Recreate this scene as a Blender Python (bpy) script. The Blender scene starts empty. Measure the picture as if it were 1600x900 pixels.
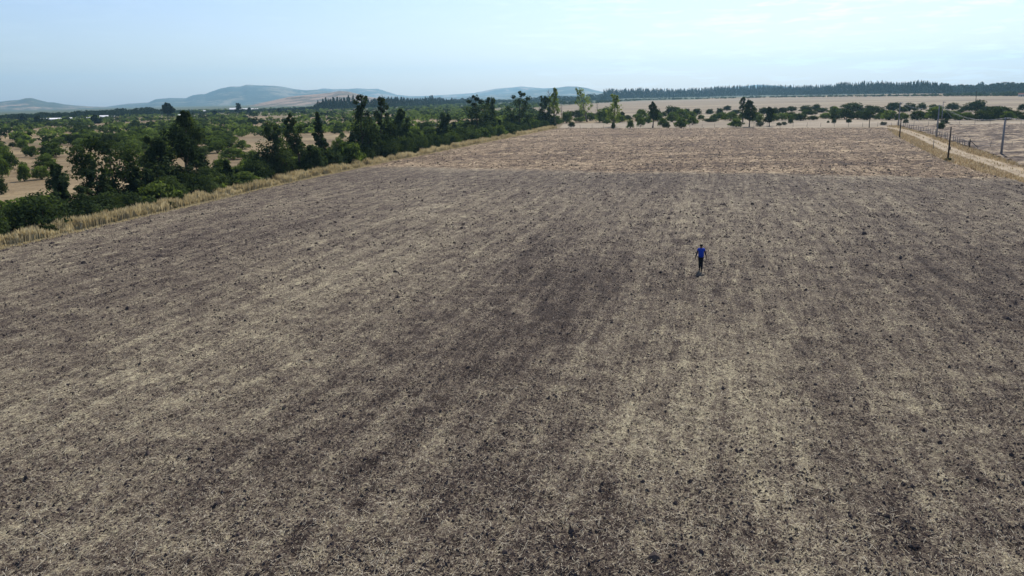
import bpy, bmesh, math
import numpy as np
from mathutils import Vector, Matrix, Quaternion

scene = bpy.context.scene
COL = scene.collection
# ------------------------------------------------------------------ camera
CAM_H, FPX = 11.2, 1250.0
ROLL, PITCH = math.radians(-1.26), math.atan(298 / FPX)
cd = bpy.data.cameras.new('camera'); cam = bpy.data.objects.new('camera', cd); COL.objects.link(cam)
cd.sensor_fit = 'HORIZONTAL'; cd.sensor_width = 36; cd.lens = 36 * FPX / 1600
cd.clip_start = 0.1; cd.clip_end = 60000
R3 = Matrix.Rotation(math.pi / 2 - PITCH, 3, 'X') @ Matrix.Rotation(ROLL, 3, 'Z')
cam.matrix_world = Matrix.Translation((0, 0, CAM_H)) @ R3.to_4x4()
scene.camera = cam
scene.view_settings.view_transform = 'Standard'; scene.view_settings.look = 'None'
scene.view_settings.exposure = 0.17; scene.view_settings.gamma = 1.0
# ------------------------------------------------------------------ sun and sky
SUN_AZ, SUN_EL = math.radians(19), math.radians(45)
S = Vector((math.sin(SUN_AZ) * math.cos(SUN_EL), math.cos(SUN_AZ) * math.cos(SUN_EL), math.sin(SUN_EL)))
ld = bpy.data.lights.new('sun', 'SUN'); ld.energy = 5.0; ld.angle = math.radians(0.53); ld.color = (1, 0.94, 0.84)
sun = bpy.data.objects.new('sun', ld); COL.objects.link(sun); sun.rotation_euler = S.to_track_quat('Z', 'Y').to_euler()
world = bpy.data.worlds.new('World'); scene.world = world; world.use_nodes = True
nt = world.node_tree; nt.nodes.clear()
def N(t, typ, **kw):
    n = t.nodes.new(typ)
    for k, v in kw.items(): setattr(n, k, v)
    return n
def ramp(t, fac, stops, interp='LINEAR'):
    r = N(t, 'ShaderNodeValToRGB'); r.color_ramp.interpolation = interp
    e = r.color_ramp.elements
    while len(e) < len(stops): e.new(0.5)
    for q, (p, c) in zip(e, stops):
        q.position = p; q.color = (c[0], c[1], c[2], 1) if hasattr(c, '__len__') else (c, c, c, 1)
    t.links.new(fac, r.inputs[0]); return r.outputs[0]
def mix(t, fac, a, b, mode='MIX'):
    m = N(t, 'ShaderNodeMix', data_type='RGBA', blend_type=mode)
    for s, v in ((m.inputs[0], fac), (m.inputs[6], a), (m.inputs[7], b)):
        if hasattr(v, 'is_output'): t.links.new(v, s)
        elif hasattr(v, '__len__'): s.default_value = (*v[:3], 1)
        else: s.default_value = v
    return m.outputs[2]
def math_(t, op, a, b=0.0, clamp=False):
    m = N(t, 'ShaderNodeMath', operation=op, use_clamp=clamp)
    for s, v in ((m.inputs[0], a), (m.inputs[1], b)):
        if hasattr(v, 'is_output'): t.links.new(v, s)
        else: s.default_value = v
    return m.outputs[0]
def mapping(t, vec, scale=(1, 1, 1), rot=(0, 0, 0), loc=(0, 0, 0)):
    m = N(t, 'ShaderNodeMapping'); t.links.new(vec, m.inputs[0])
    m.inputs['Scale'].default_value = scale; m.inputs['Rotation'].default_value = rot; m.inputs['Location'].default_value = loc
    return m.outputs[0]
def noise(t, vec, scale, detail=4, rough=0.55, dist=0.0):
    n = N(t, 'ShaderNodeTexNoise'); t.links.new(vec, n.inputs['Vector'])
    n.inputs['Scale'].default_value = scale; n.inputs['Detail'].default_value = detail
    n.inputs['Roughness'].default_value = rough; n.inputs['Distortion'].default_value = dist
    return n.outputs[0]
sky = N(nt, 'ShaderNodeTexSky', sky_type='NISHITA'); sky.sun_disc = False
sky.sun_elevation = SUN_EL; sky.sun_rotation = SUN_AZ; sky.altitude = 100; sky.air_density = 1.0
sky.dust_density = 1.1; sky.ozone_density = 2.5
tc = N(nt, 'ShaderNodeTexCoord'); g = tc.outputs['Generated']
sx = N(nt, 'ShaderNodeSeparateXYZ'); nt.links.new(g, sx.inputs[0])
# thin streaky cloud: stretched noise on the view direction, all round the sky at low elevation, thicker to the right
cv = mapping(nt, g, (7, 7, 52), (0, 0.012, 0), (0.3, 0, 0))
cn = noise(nt, cv, 2.6, 8, 0.62, 0.3)
cfac = ramp(nt, cn, [(0.5, 0), (0.64, 1)])
band = ramp(nt, sx.outputs[2], [(0.0, 0.25), (0.03, 1), (0.12, 0.8), (0.3, 0.3), (0.7, 0.15)])
side = ramp(nt, math_(nt, 'ADD', math_(nt, 'MULTIPLY', sx.outputs[0], 1.0), 0.5), [(0.45, 0.05), (0.8, .85)])
cf = math_(nt, 'MULTIPLY', math_(nt, 'MULTIPLY', cfac, band), math_(nt, 'MULTIPLY', side, 0.75))
SKYTINT = mix(nt, 1.0, sky.outputs[0], (0.85, 0.86, 0.975), 'MULTIPLY')
skc = mix(nt, cf, SKYTINT, (9.6, 9.9, 10.2))
bg = N(nt, 'ShaderNodeBackground'); bg.inputs[1].default_value = 0.125
nt.links.new(skc, bg.inputs[0]); ow = N(nt, 'ShaderNodeOutputWorld'); nt.links.new(bg.outputs[0], ow.inputs[0])

# ------------------------------------------------------------------ projection helpers (photo pixel -> point on the ground)
def ray(x, y): return R3 @ Vector(((x - 800) / FPX, (450 - y) / FPX, -1))
def at(x, y):
    d = ray(x, y); t = -CAM_H / d.z
    return (d.x * t, d.y * t)
def z_at(x, y, D):
    d = ray(x, y); return CAM_H + D * d.z / math.hypot(d.x, d.y)
def size(wpx, D): return wpx * D / FPX
# ------------------------------------------------------------------ numpy noise
def vnoise(x, y, seed=0):
    ix = np.floor(x).astype(np.int64); iy = np.floor(y).astype(np.int64)
    fx = x - ix; fy = y - iy; fx = fx * fx * (3 - 2 * fx); fy = fy * fy * (3 - 2 * fy)
    def h(a, b):
        v = ((a * 374761393 + b * 668265263 + seed * 974711) & 0xffffffff).astype(np.uint64)
        v = ((v ^ (v >> np.uint64(13))) * np.uint64(1274126177)) & np.uint64(0xffffffff)
        v = v ^ (v >> np.uint64(16)); return v.astype(np.float64) / 4294967295.0
    a = h(ix, iy); b = h(ix + 1, iy); c = h(ix, iy + 1); d = h(ix + 1, iy + 1)
    return (a * (1 - fx) + b * fx) * (1 - fy) + (c * (1 - fx) + d * fx) * fy
def fbm(x, y, o=4, seed=0, g=0.5):
    s = 0; a = 1; t = 0
    for i in range(o):
        s = s + a * vnoise(x * 2 ** i, y * 2 ** i, seed + i * 17); t += a; a *= g
    return s / t
def inside(P, poly):
    x, y = P[:, 0], P[:, 1]; r = np.zeros(len(P), bool); n = len(poly); j = n - 1
    for i in range(n):
        xi, yi = poly[i]; xj, yj = poly[j]
        c = ((yi > y) != (yj > y)) & (x < (xj - xi) * (y - yi) / (yj - yi + 1e-12) + xi); r ^= c; j = i
    return r
# ------------------------------------------------------------------ mesh + object helpers
def np_mesh(name, V, Fc, mats, midx=None, attrs=None, smooth=False):
    me = bpy.data.meshes.new(name)
    if isinstance(Fc, np.ndarray): Fc = [Fc]
    Fc = [f for f in Fc if len(f)]
    me.vertices.add(len(V)); me.vertices.foreach_set('co', np.asarray(V, np.float32).ravel())
    nl = sum(f.size for f in Fc); nf = sum(len(f) for f in Fc)
    me.loops.add(nl); me.loops.foreach_set('vertex_index', np.concatenate([f.ravel() for f in Fc]).astype(np.int32))
    st = []; o = 0
    for f in Fc:
        k = f.shape[1]; st.append(o + np.arange(len(f)) * k); o += f.size
    me.polygons.add(nf); me.polygons.foreach_set('loop_start', np.concatenate(st).astype(np.int32))
    if midx is not None: me.polygons.foreach_set('material_index', np.asarray(midx, np.int32))
    for k, v in (attrs or {}).items():
        a = me.attributes.new(k, 'FLOAT', 'POINT'); a.data.foreach_set('value', np.asarray(v, np.float32))
    for m in (mats if isinstance(mats, (list, tuple)) else [mats]): me.materials.append(m)
    me.update(calc_edges=True)
    me.polygons.foreach_set('use_smooth', np.full(nf, smooth)); return me
def link(name, me, parent=None, loc=None, rz=0.0, **props):
    o = bpy.data.objects.new(name, me); COL.objects.link(o)
    if parent: o.parent = parent
    if loc is not None: o.location = loc
    o.rotation_euler.z = rz
    for k, v in props.items():
        if v: o[k] = v
    return o
def thing(name, label, cat, loc=(0, 0, 0), rz=0.0, group=None, me=None):
    return link(name, me, None, loc, rz, label=label, category=cat, group=group)
class MB:
    """collects tubes, boxes and leaf clouds and turns them into one mesh"""
    def __init__(s): s.v = []; s.q = []; s.t = []; s.a = []; s.n = 0
    def add(s, V, q=None, t=None, a=0.5):
        V = np.asarray(V, float); s.v.append(V)
        if q is not None and len(q): s.q.append(np.asarray(q) + s.n)
        if t is not None and len(t): s.t.append(np.asarray(t) + s.n)
        s.a.append(np.full(len(V), a) if np.isscalar(a) else a); s.n += len(V)
    def tube(s, pts, rad, k=6, cap=True):
        pts = [np.array(p, float) for p in pts]; rings = []
        if np.isscalar(rad): rad = [rad] * len(pts)
        for i, p in enumerate(pts):
            d = pts[min(i + 1, len(pts) - 1)] - pts[max(i - 1, 0)]; d /= np.linalg.norm(d) + 1e-9
            u = np.cross(d, [0, 1, 0] if abs(d[1]) < 0.9 else [1, 0, 0]); u /= np.linalg.norm(u); w = np.cross(d, u)
            an = np.arange(k) * 2 * np.pi / k
            rings.append(p + rad[i] * (np.outer(np.cos(an), u) + np.outer(np.sin(an), w)))
        V = np.vstack(rings); q = []; m = len(pts)
        for i in range(m - 1):
            for j in range(k): q.append((i * k + j, i * k + (j + 1) % k, (i + 1) * k + (j + 1) % k, (i + 1) * k + j))
        t = []
        if cap:
            V = np.vstack([V, pts[0], pts[-1]]); c0 = m * k
            for j in range(k): t += [(c0, (j + 1) % k, j), (c0 + 1, (m - 1) * k + j, (m - 1) * k + (j + 1) % k)]
        s.add(V, q, t)
    def box(s, c, d, rz=0.0):
        x, y, z = [v / 2 for v in d]
        V = np.array([(a * x, b * y, e * z) for e in (-1, 1) for a, b in ((-1, -1), (1, -1), (1, 1), (-1, 1))])
        cs, sn = math.cos(rz), math.sin(rz)
        V = np.c_[V[:, 0] * cs - V[:, 1] * sn, V[:, 0] * sn + V[:, 1] * cs, V[:, 2]] + np.array(c)
        s.add(V, [(3, 2, 1, 0), (4, 5, 6, 7), (0, 1, 5, 4), (1, 2, 6, 5), (2, 3, 7, 6), (3, 0, 4, 7)])
    def leaves(s, P, sz, rng, aspect=0.5, a=0.5, out=None):
        n = len(P); nrm = rng.normal(size=(n, 3))
        if out is not None: nrm = nrm * .55 + out
        nrm /= np.linalg.norm(nrm, axis=1)[:, None]
        r = rng.normal(size=(n, 3)); u = np.cross(nrm, r); u /= np.linalg.norm(u, axis=1)[:, None]; w = np.cross(nrm, u)
        L = (sz * rng.uniform(0.6, 1.4, n))[:, None]; W = L * aspect
        V = np.stack([P - u * L, P - w * W + nrm * L * .15, P + u * L, P + w * W + nrm * L * .15], 1).reshape(-1, 3)
        av = np.repeat(a if hasattr(a, '__len__') else np.full(n, a), 4)
        s.add(V, np.arange(4 * n).reshape(n, 4), None, av)
    def mesh(s, name, mats, smooth=False, attr=True):
        V = np.vstack(s.v); F = []
        if s.q: F.append(np.vstack(s.q))
        if s.t: F.append(np.vstack(s.t))
        return np_mesh(name, V, F, mats, None, {'tone': np.concatenate(s.a)} if attr else None, smooth)
# ------------------------------------------------------------------ materials
def new_mat(name):
    m = bpy.data.materials.new(name); m.use_nodes = True; t = m.node_tree
    b = t.nodes['Principled BSDF']; b.inputs['Roughness'].default_value = 0.9
    b.inputs['Specular IOR Level'].default_value = 0.1
    return m, t, b
def plain(name, c, c2=None, scale=6, rough=0.85, stretch=(1, 1, 1), bump=0.2):
    m, t, b = new_mat(name); o = N(t, 'ShaderNodeTexCoord').outputs['Object']
    v = mapping(t, o, stretch); n = noise(t, v, scale, 5, 0.6)
    t.links.new(ramp(t, n, [(0.3, c), (0.7, c2 or tuple(x * 0.7 for x in c))]), b.inputs['Base Color'])
    b.inputs['Roughness'].default_value = rough
    if bump:
        bp = N(t, 'ShaderNodeBump'); bp.inputs['Strength'].default_value = bump; t.links.new(n, bp.inputs['Height'])
        t.links.new(bp.outputs[0], b.inputs['Normal'])
    return m
def leaf_mat(name, lo, mid, hi, trans=0.4, tint=(1.5, 1.6, 0.6)):
    m, t, b = new_mat(name)
    a = N(t, 'ShaderNodeAttribute', attribute_name='tone').outputs['Fac']
    oi = N(t, 'ShaderNodeObjectInfo').outputs['Random']
    f = math_(t, 'ADD', a, math_(t, 'MULTIPLY', math_(t, 'SUBTRACT', oi, 0.5), 0.35), True)
    c = ramp(t, f, [(0.05, lo), (0.5, mid), (0.95, hi)])
    d = N(t, 'ShaderNodeBsdfDiffuse'); tr = N(t, 'ShaderNodeBsdfTranslucent')
    t.links.new(c, d.inputs[0]); t.links.new(mix(t, 1.0, c, tint, 'MULTIPLY'), tr.inputs[0])
    ms = N(t, 'ShaderNodeMixShader'); ms.inputs[0].default_value = trans
    t.links.new(d.outputs[0], ms.inputs[1]); t.links.new(tr.outputs[0], ms.inputs[2])
    t.links.new(ms.outputs[0], t.nodes['Material Output'].inputs[0]); t.nodes.remove(b)
    return m
M_EUC = leaf_mat('dark_foliage', (0.018, 0.028, 0.014), (0.044, 0.064, 0.03), (0.08, 0.105, 0.05), 0.3)
M_SHRUB = leaf_mat('shrub_foliage', (0.034, 0.05, 0.018), (0.08, 0.112, 0.038), (0.14, 0.175, 0.066), 0.42)
M_DSHRUB = leaf_mat('dark_shrub_foliage', (0.02, 0.03, 0.013), (0.04, 0.056, 0.024), (0.068, 0.088, 0.038), 0.28)
M_POP = leaf_mat('poplar_foliage', (0.11, 0.14, 0.04), (0.17, 0.21, 0.06), (0.25, 0.28, 0.1), 0.45)
M_PINE = leaf_mat('pine_foliage', (0.012, 0.022, 0.013), (0.026, 0.042, 0.024), (0.045, 0.062, 0.036), 0.15)
M_GRASS = leaf_mat('dry_grass', (0.2, 0.16, 0.08), (0.45, 0.375, 0.22), (0.66, 0.59, 0.4), 0.35, (1.05, 1, .85))
M_VGRASS = leaf_mat('brown_grass', (0.22, 0.16, 0.09), (0.4, 0.31, 0.19), (0.55, 0.46, 0.31), 0.3, (1.05, 1, .85))
M_BARK = plain('bark', (0.11, 0.085, 0.065), (0.2, 0.16, 0.125), 3, stretch=(4, 4, 1))
M_DBARK = plain('dark_bark', (0.05, 0.04, 0.033), (0.09, 0.07, 0.055), 3, stretch=(4, 4, 1))
M_CONC = plain('concrete', (0.26, 0.26, 0.27), (0.19, 0.19, 0.2), 8)
M_DWOOD = plain('dark_wood', (0.035, 0.028, 0.024), (0.07, 0.055, 0.045), 6, stretch=(4, 4, .5))
M_POST = plain('weathered_wood', (0.11, 0.095, 0.085), (0.19, 0.17, 0.15), 6, stretch=(4, 4, .5))
M_WIRE = plain('steel_wire', (0.34, 0.35, 0.37), (0.26, 0.27, 0.29), 6, 0.5, bump=0)
M_WHITE = plain('white_sheet', (0.8, 0.8, 0.8), (0.7, 0.7, 0.7), 1.2, 0.6, bump=0)
M_WALL = plain('pale_wall', (0.55, 0.52, 0.48), (0.42, 0.4, 0.37), 1.2)
M_ROOF = plain('red_roof', (0.3, 0.12, 0.08), (0.2, 0.09, 0.07), 1.2)
M_GLASS = plain('dark_glass', (0.03, 0.035, 0.04), None, 2, 0.2, bump=0)

def ground_mat(name, stops, streak=(1, 1, 1), ang=0.0, fine=2.5, big=0.02, bump=0.5, dist=0.3, contrast=0.5):
    m, t, b = new_mat(name); p = N(t, 'ShaderNodeNewGeometry').outputs['Position']
    v = mapping(t, p, streak, (0, 0, ang))
    a = noise(t, v, big, 5, 0.6, dist); c = noise(t, v, big * 7, 5, 0.65); d = noise(t, p, fine, 5, 0.7)
    f = math_(t, 'ADD', math_(t, 'MULTIPLY', a, 0.5), math_(t, 'ADD', math_(t, 'MULTIPLY', c, 0.25), math_(t, 'MULTIPLY', d, 0.25)))
    t.links.new(ramp(t, f, stops), b.inputs['Base Color'])
    bp = N(t, 'ShaderNodeBump'); bp.inputs['Strength'].default_value = bump; bp.inputs['Distance'].default_value = 0.15
    t.links.new(d, bp.inputs['Height']); t.links.new(bp.outputs[0], b.inputs['Normal'])
    return m
M_PLAIN = ground_mat('dry_plain', [(0.4, (0.11, 0.076, 0.04)), (0.5, (0.195, 0.142, 0.077)), (0.6, (0.31, 0.235, 0.13))], big=0.03)
t_ = M_PLAIN.node_tree; b_ = t_.nodes['Principled BSDF']; p_ = N(t_, 'ShaderNodeNewGeometry').outputs['Position']
s_ = N(t_, 'ShaderNodeSeparateXYZ'); t_.links.new(p_, s_.inputs[0])
sc_ = noise(t_, p_, .012, 6, .7, .4)
cover = math_(t_, 'ADD', math_(t_, 'MULTIPLY', math_(t_, 'SUBTRACT', s_.outputs[1], 450), 1 / 2200, True), math_(t_, 'MULTIPLY', math_(t_, 'SUBTRACT', sc_, .5), 1.6))
left = math_(t_, 'MULTIPLY', math_(t_, 'SUBTRACT', math_(t_, 'MULTIPLY', s_.outputs[1], .25), s_.outputs[0]), .02, True)
far_ = math_(t_, 'MULTIPLY', math_(t_, 'SUBTRACT', s_.outputs[1], 1700), .002, True)
mk = ramp(t_, math_(t_, 'MULTIPLY', math_(t_, 'MAXIMUM', left, far_), cover), [(.05, 0), (.35, 1)])
t_.links.new(mix(t_, mk, b_.inputs['Base Color'].links[0].from_socket, (.07, .085, .045)), b_.inputs['Base Color'])
M_STUB = ground_mat('stubble', [(0.41, (0.125, 0.093, 0.064)), (0.5, (0.205, 0.163, 0.11)), (0.59, (0.31, 0.262, 0.172))],
                    streak=(0.18, 1.6, 1), ang=math.radians(8), big=0.02, contrast=1)
M_PALE = ground_mat('pale_earth', [(0.36, (0.16, 0.125, 0.085)), (0.5, (0.25, 0.205, 0.145)), (0.63, (0.36, 0.3, 0.22))], streak=(0.4, 1, 1), big=0.05)
M_VERGE = ground_mat('verge_earth', [(0.4, (0.17, 0.12, 0.07)), (0.5, (0.28, 0.21, 0.125)), (0.6, (0.42, 0.33, 0.205))], big=0.1)
M_SIDE = ground_mat('side_field_soil', [(0.43, (0.045, 0.031, 0.025)), (0.5, (0.14, 0.105, 0.08)), (0.57, (0.36, 0.285, 0.19))], streak=(0.5, 1, 1), big=0.3, bump=1)
M_ROAD = ground_mat('road_dirt', [(0.36, (0.18, 0.138, 0.09)), (0.5, (0.3, 0.238, 0.16)), (0.63, (0.4, 0.33, 0.235))], big=0.2)

ROWA = math.radians(14.3)       # direction of the tillage rows, right of straight ahead
def field_material():
    m, t, b = new_mat('tilled_soil'); p = N(t, 'ShaderNodeNewGeometry').outputs['Position']
    st = N(t, 'ShaderNodeAttribute', attribute_name='straw').outputs['Fac']
    ro = N(t, 'ShaderNodeAttribute', attribute_name='rough').outputs['Fac']
    pr = mapping(t, p, (1, 1, 1), (0, 0, ROWA))
    f1 = noise(t, mapping(t, pr, (1.0, 0.55, 1)), 9.0, 5, 0.85, 0.4)   # straw fibres and crumbs
    f2 = noise(t, mapping(t, pr, (1.0, 0.11, 1)), 2.4, 5, 0.75, 0.15)
    f3 = noise(t, mapping(t, p, (1, 1, 1), (0, 0, 0.6)), 19.0, 3, 0.85)
    f = math_(t, 'ADD', math_(t, 'MULTIPLY', f1, 0.75), math_(t, 'ADD', math_(t, 'MULTIPLY', f2, 0.36), math_(t, 'MULTIPLY', f3, 0.6)))
    f6 = noise(t, mapping(t, p, (.8, 1.1, 1), (0, 0, -.2)), 0.75, 6, 0.78, 0.8)
    f = math_(t, 'ADD', f, math_(t, 'MULTIPLY', math_(t, 'SUBTRACT', f6, 0.5), math_(t, 'ADD', 0.05, math_(t, 'MULTIPLY', ro, .75))))
    f = math_(t, 'ADD', math_(t, 'SUBTRACT', f, 0.355), math_(t, 'MULTIPLY', math_(t, 'SUBTRACT', st, 0.5), 0.38))
    base = ramp(t, f, [(0.40, (0.03, 0.021, 0.019)), (0.46, (0.105, 0.078, 0.065)), (0.53, (0.18, 0.144, 0.112)), (0.60, (0.305, 0.258, 0.178)), (0.69, (0.58, 0.51, 0.35))])
    gold = ramp(t, f, [(0.37, (0.04, 0.026, 0.02)), (0.46, (0.085, 0.052, 0.036)), (0.53, (0.2, 0.138, 0.093)), (0.60, (0.35, 0.258, 0.165)), (0.71, (0.58, 0.46, 0.3))])
    f4 = noise(t, mapping(t, pr, (1.0, 0.7, 1)), 8.5, 2, 0.6, 0.6)                 # shade of small cracks and hollows, painted into the soil colour
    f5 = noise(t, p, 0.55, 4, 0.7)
    pit_shade = ramp(t, math_(t, 'ADD', f4, math_(t, 'MULTIPLY', math_(t, 'SUBTRACT', f5, .5), .4)), [(.375, 1), (.395, 0)])
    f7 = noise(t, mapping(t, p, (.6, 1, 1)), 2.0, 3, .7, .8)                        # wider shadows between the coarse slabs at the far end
    pit_shade = math_(t, 'MAXIMUM', pit_shade, math_(t, 'MULTIPLY', ro, ramp(t, math_(t, 'ADD', f7, math_(t, 'MULTIPLY', math_(t, 'SUBTRACT', f6, .5), .5)), [(.37, .85), (.42, 0)])))
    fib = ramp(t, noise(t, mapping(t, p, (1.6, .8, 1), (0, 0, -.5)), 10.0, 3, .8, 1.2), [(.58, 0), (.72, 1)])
    col = mix(t, math_(t, 'MULTIPLY', pit_shade, .95), mix(t, ro, base, gold), (.028, .02, .016))
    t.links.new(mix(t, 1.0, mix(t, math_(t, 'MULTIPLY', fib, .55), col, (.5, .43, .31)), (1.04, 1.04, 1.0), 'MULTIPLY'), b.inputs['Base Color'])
    h = math_(t, 'ADD', f1, math_(t, 'MULTIPLY', f3, 0.6))
    bp = N(t, 'ShaderNodeBump'); bp.inputs['Strength'].default_value = 1.0; bp.inputs['Distance'].default_value = 0.13
    t.links.new(h, bp.inputs['Height']); t.links.new(bp.outputs[0], b.inputs['Normal'])
    return m
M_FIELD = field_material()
M_CLOD = plain('clod_soil', (0.04, 0.03, 0.027), (0.11, 0.085, 0.075), 5)
M_CLOD2 = plain('coarse_clod_soil', (0.09, 0.063, 0.048), (0.2, 0.155, 0.115), 3)
M_STRAW = leaf_mat('straw', (0.3, 0.25, 0.17), (0.5, 0.43, 0.31), (0.7, 0.64, 0.5), 0.2, (1.05, 1, .85))

# ------------------------------------------------------------------ ground sheets
def sheet(name, poly, z, mat, label=None):
    V = np.array([(x, y, z) for x, y in poly]); bm = bmesh.new()
    f = bm.faces.new([bm.verts.new(v) for v in V]); bm.normal_update()
    if f.normal.z < 0: f.normal_flip()
    bmesh.ops.triangulate(bm, faces=bm.faces[:])
    me = bpy.data.meshes.new(name); bm.to_mesh(me); bm.free(); me.materials.append(mat)
    return link(name, me, kind='structure')
G = 11200
V = [(x, y, -0.12) for y in np.linspace(-290, G, 30) for x in np.linspace(-9400, 9400, 50)]
q = [(j * 50 + i, j * 50 + i + 1, (j + 1) * 50 + i + 1, (j + 1) * 50 + i) for j in range(29) for i in range(49)]
link('ground', np_mesh('ground', np.array(V), np.array(q), M_PLAIN), kind='structure')
PX = lambda L: [at(*p) for p in L]
stub = PX([(822, 170), (900, 164), (950, 160), (1000, 157.3), (1200, 153), (1400, 150.5), (1600, 150.5), (1900, 150), (1900, 186), (1600, 181), (1200, 184), (1000, 184), (850, 182)])
sheet('stubble_field', stub, -0.110, M_STUB)
sheet('pale_strip', PX([(880, 193), (1000, 189.5), (1200, 186), (1600, 181), (1800, 179), (1800, 193), (1600, 194), (1400, 198), (1000, 202), (870, 204)]), -0.106, M_PALE)
# main field: rings get wider with distance, so detail is kept where the ground is near
EDGE_L = [at(0, 388), at(300, 320), at(560, 262), at(870, 200)]
EDGE_L = [(-62 * .93, -10)] + EDGE_L
EDGE_R = PX([(1385, 200.5), (1398, 211), (1440, 233), (1478, 252), (1540, 271), (1600, 285), (1720, 320)])
FIELD = EDGE_L + [at(1385, 199.5)] + EDGE_R[1:] + [(48, 40), (48, -10)]
def uv(x, y): return x * math.cos(ROWA) - y * math.sin(ROWA), x * math.sin(ROWA) + y * math.cos(ROWA)
L0, L1 = at(590, 264), at(1600, 282.5)
def rough_zone(x, y):
    d = ((L1[0] - L0[0]) * (y - L0[1]) - (L1[1] - L0[1]) * (x - L0[0])) / math.hypot(L1[0] - L0[0], L1[1] - L0[1])
    return np.clip((d + 9 * (fbm(x * .12, y * .12, 4, 5, .6) - .5)) / 4.5, 0, 1)
def blob(x, y, px, py, wx, wy):
    c = at(px, py); u, v = uv(x, y); cu, cv_ = uv(*c)
    return np.exp(-((u - cu) / wx) ** 2 - ((v - cv_) / wy) ** 2)
def straw_amount(x, y):
    u, v = uv(x, y)
    s = 0.5 + 0.14 * (fbm(u / 9, v / 26, 4, 3) - .5) + 0.3 * (fbm(u / .5, v / 8, 3, 9, .6) - .5) + 0.14 * (fbm(u / 3, v / 30, 3, 29) - .5) + 0.5 * (fbm(x / .9, y / .9, 4, 13, .75) - .5)
    for px, py, wx, wy, k in ((870, 445, 7, 15, -.13), (760, 510, 5, 9, -.05), (1560, 470, 6, 16, -.12), (1420, 380, 6, 20, -.07), (760, 780, 2.5, 5, -.12),
                              (1400, 740, 3, 8, .06), (940, 620, 3, 9, .1), (1240, 560, 5, 9, .07), (250, 600, 9, 12, .07), (560, 480, 8, 14, .06), (350, 350, 12, 12, -.04),
                              (900, 770, 2, 6, -.08), (1130, 620, 2.5, 9, .05), (500, 860, 4, 3, .04), (620, 300, 20, 12, -.03)):
        s = s + k * .85 * blob(x, y, px, py, wx, wy) * (.45 + 1.1 * fbm(u / .8, v / 6, 3, 19))
    d = ((L1[0] - L0[0]) * (y - L0[1]) - (L1[1] - L0[1]) * (x - L0[0])) / math.hypot(L1[0] - L0[0], L1[1] - L0[1])
    s = s + .35 * (fbm(x / 40, y / 5, 3, 57) - .5) * (d > 0)
    s = s - .07 * np.exp(-((d + 10) / 12) ** 2) * (d < 0) + .045 * np.exp(-((d - 8) / 9) ** 2) * (d > 0)
    return s
def field_z(x, y, ro):
    u, v = uv(x, y)
    z = 0.12 * (fbm(x / 14, y / 14, 3, 21) - .5)
    fine = 0.17 * (fbm(x / .3, y / .3, 2, 31, .6) - .5) + 0.03 * np.sin(u * 2 * math.pi / 0.95 + 2 * fbm(u / 3, v / 9, 2, 8)) * fbm(u / 2, v / 12, 2, 18)
    big = 0.34 * (fbm(x / 1.3, y / .9, 3, 41, .6) - .5)
    return z + fine * (1 - ro * .5) + big * ro
NA, NR = 720, 600
az = np.radians(np.linspace(-41, 40, NA)); rr = 10 * (335 / 10) ** (np.linspace(0, 1, NR))
AZ, RR = np.meshgrid(az, rr); X = (RR * np.sin(AZ)).ravel(); Y = (RR * np.cos(AZ)).ravel()
Y = Y * 1.0
ro = rough_zone(X, Y); Z = field_z(X, Y, ro)
ii = np.arange(NR * NA).reshape(NR, NA)
Q = np.stack([ii[:-1, :-1], ii[:-1, 1:], ii[1:, 1:], ii[1:, :-1]], -1).reshape(-1, 4)
Q = Q[:, ::-1]
cx = np.c_[X[Q].mean(1), Y[Q].mean(1)]
Q = Q[inside(cx, FIELD)]
used = np.unique(Q); remap = np.zeros(len(X), np.int64); remap[used] = np.arange(len(used))
V = np.c_[X, Y, Z][used]
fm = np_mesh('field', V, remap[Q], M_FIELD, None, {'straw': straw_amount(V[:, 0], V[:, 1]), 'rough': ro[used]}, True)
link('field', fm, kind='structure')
# right hand side: verge, side field and dirt road
FENCE_A, FENCE_B = at(1402, 197), at(1513, 231)
fb = [at(1402, 197), at(1455, 212), at(1513, 231)]
sheet('verge', [at(1385, 197.5)] + EDGE_R + [at(1900, 370), at(1900, 330), at(1600, 262), at(1540, 240), at(1513, 231), at(1455, 212), at(1402, 197)], -0.100, M_VERGE)
sf_poly = [at(1404, 196), at(1455, 211), at(1515, 230.5), at(1540, 238), at(1600, 259), at(1760, 300), at(1900, 300), at(1900, 192), at(1600, 193.5)]
def patch_grid(name, poly, step, zf, mat, z0):
    P = np.array(poly); x0, y0 = P.min(0); x1, y1 = P.max(0)
    xs = np.arange(x0, x1 + step, step); ys = np.arange(y0, y1 + step, step); Xg, Yg = np.meshgrid(xs, ys)
    i = np.arange(Xg.size).reshape(Xg.shape)
    q = np.stack([i[:-1, :-1], i[:-1, 1:], i[1:, 1:], i[1:, :-1]], -1).reshape(-1, 4)
    x, y = Xg.ravel(), Yg.ravel(); q = q[inside(np.c_[x[q].mean(1), y[q].mean(1)], poly)]
    u = np.unique(q); r = np.zeros(len(x), int); r[u] = np.arange(len(u))
    V = np.c_[x, y, z0 + zf(x, y)][u]
    return link(name, np_mesh(name, V, r[q], mat, None, None, True), kind='structure')
patch_grid('side_field', sf_poly, 0.7, lambda x, y: 1.0 * (fbm(x / 2.2, y / 1.8, 3, 51, .65) - .3), M_SIDE, -0.14)
ROAD = [Vector(at(*p)) for p in [(1374, 197), (1392, 199.8), (1410, 203.5), (1432, 211), (1452, 219), (1467, 226), (1488, 235.5), (1512, 243), (1545, 253), (1600, 271.5), (1680, 300), (1800, 345)]]
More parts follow.
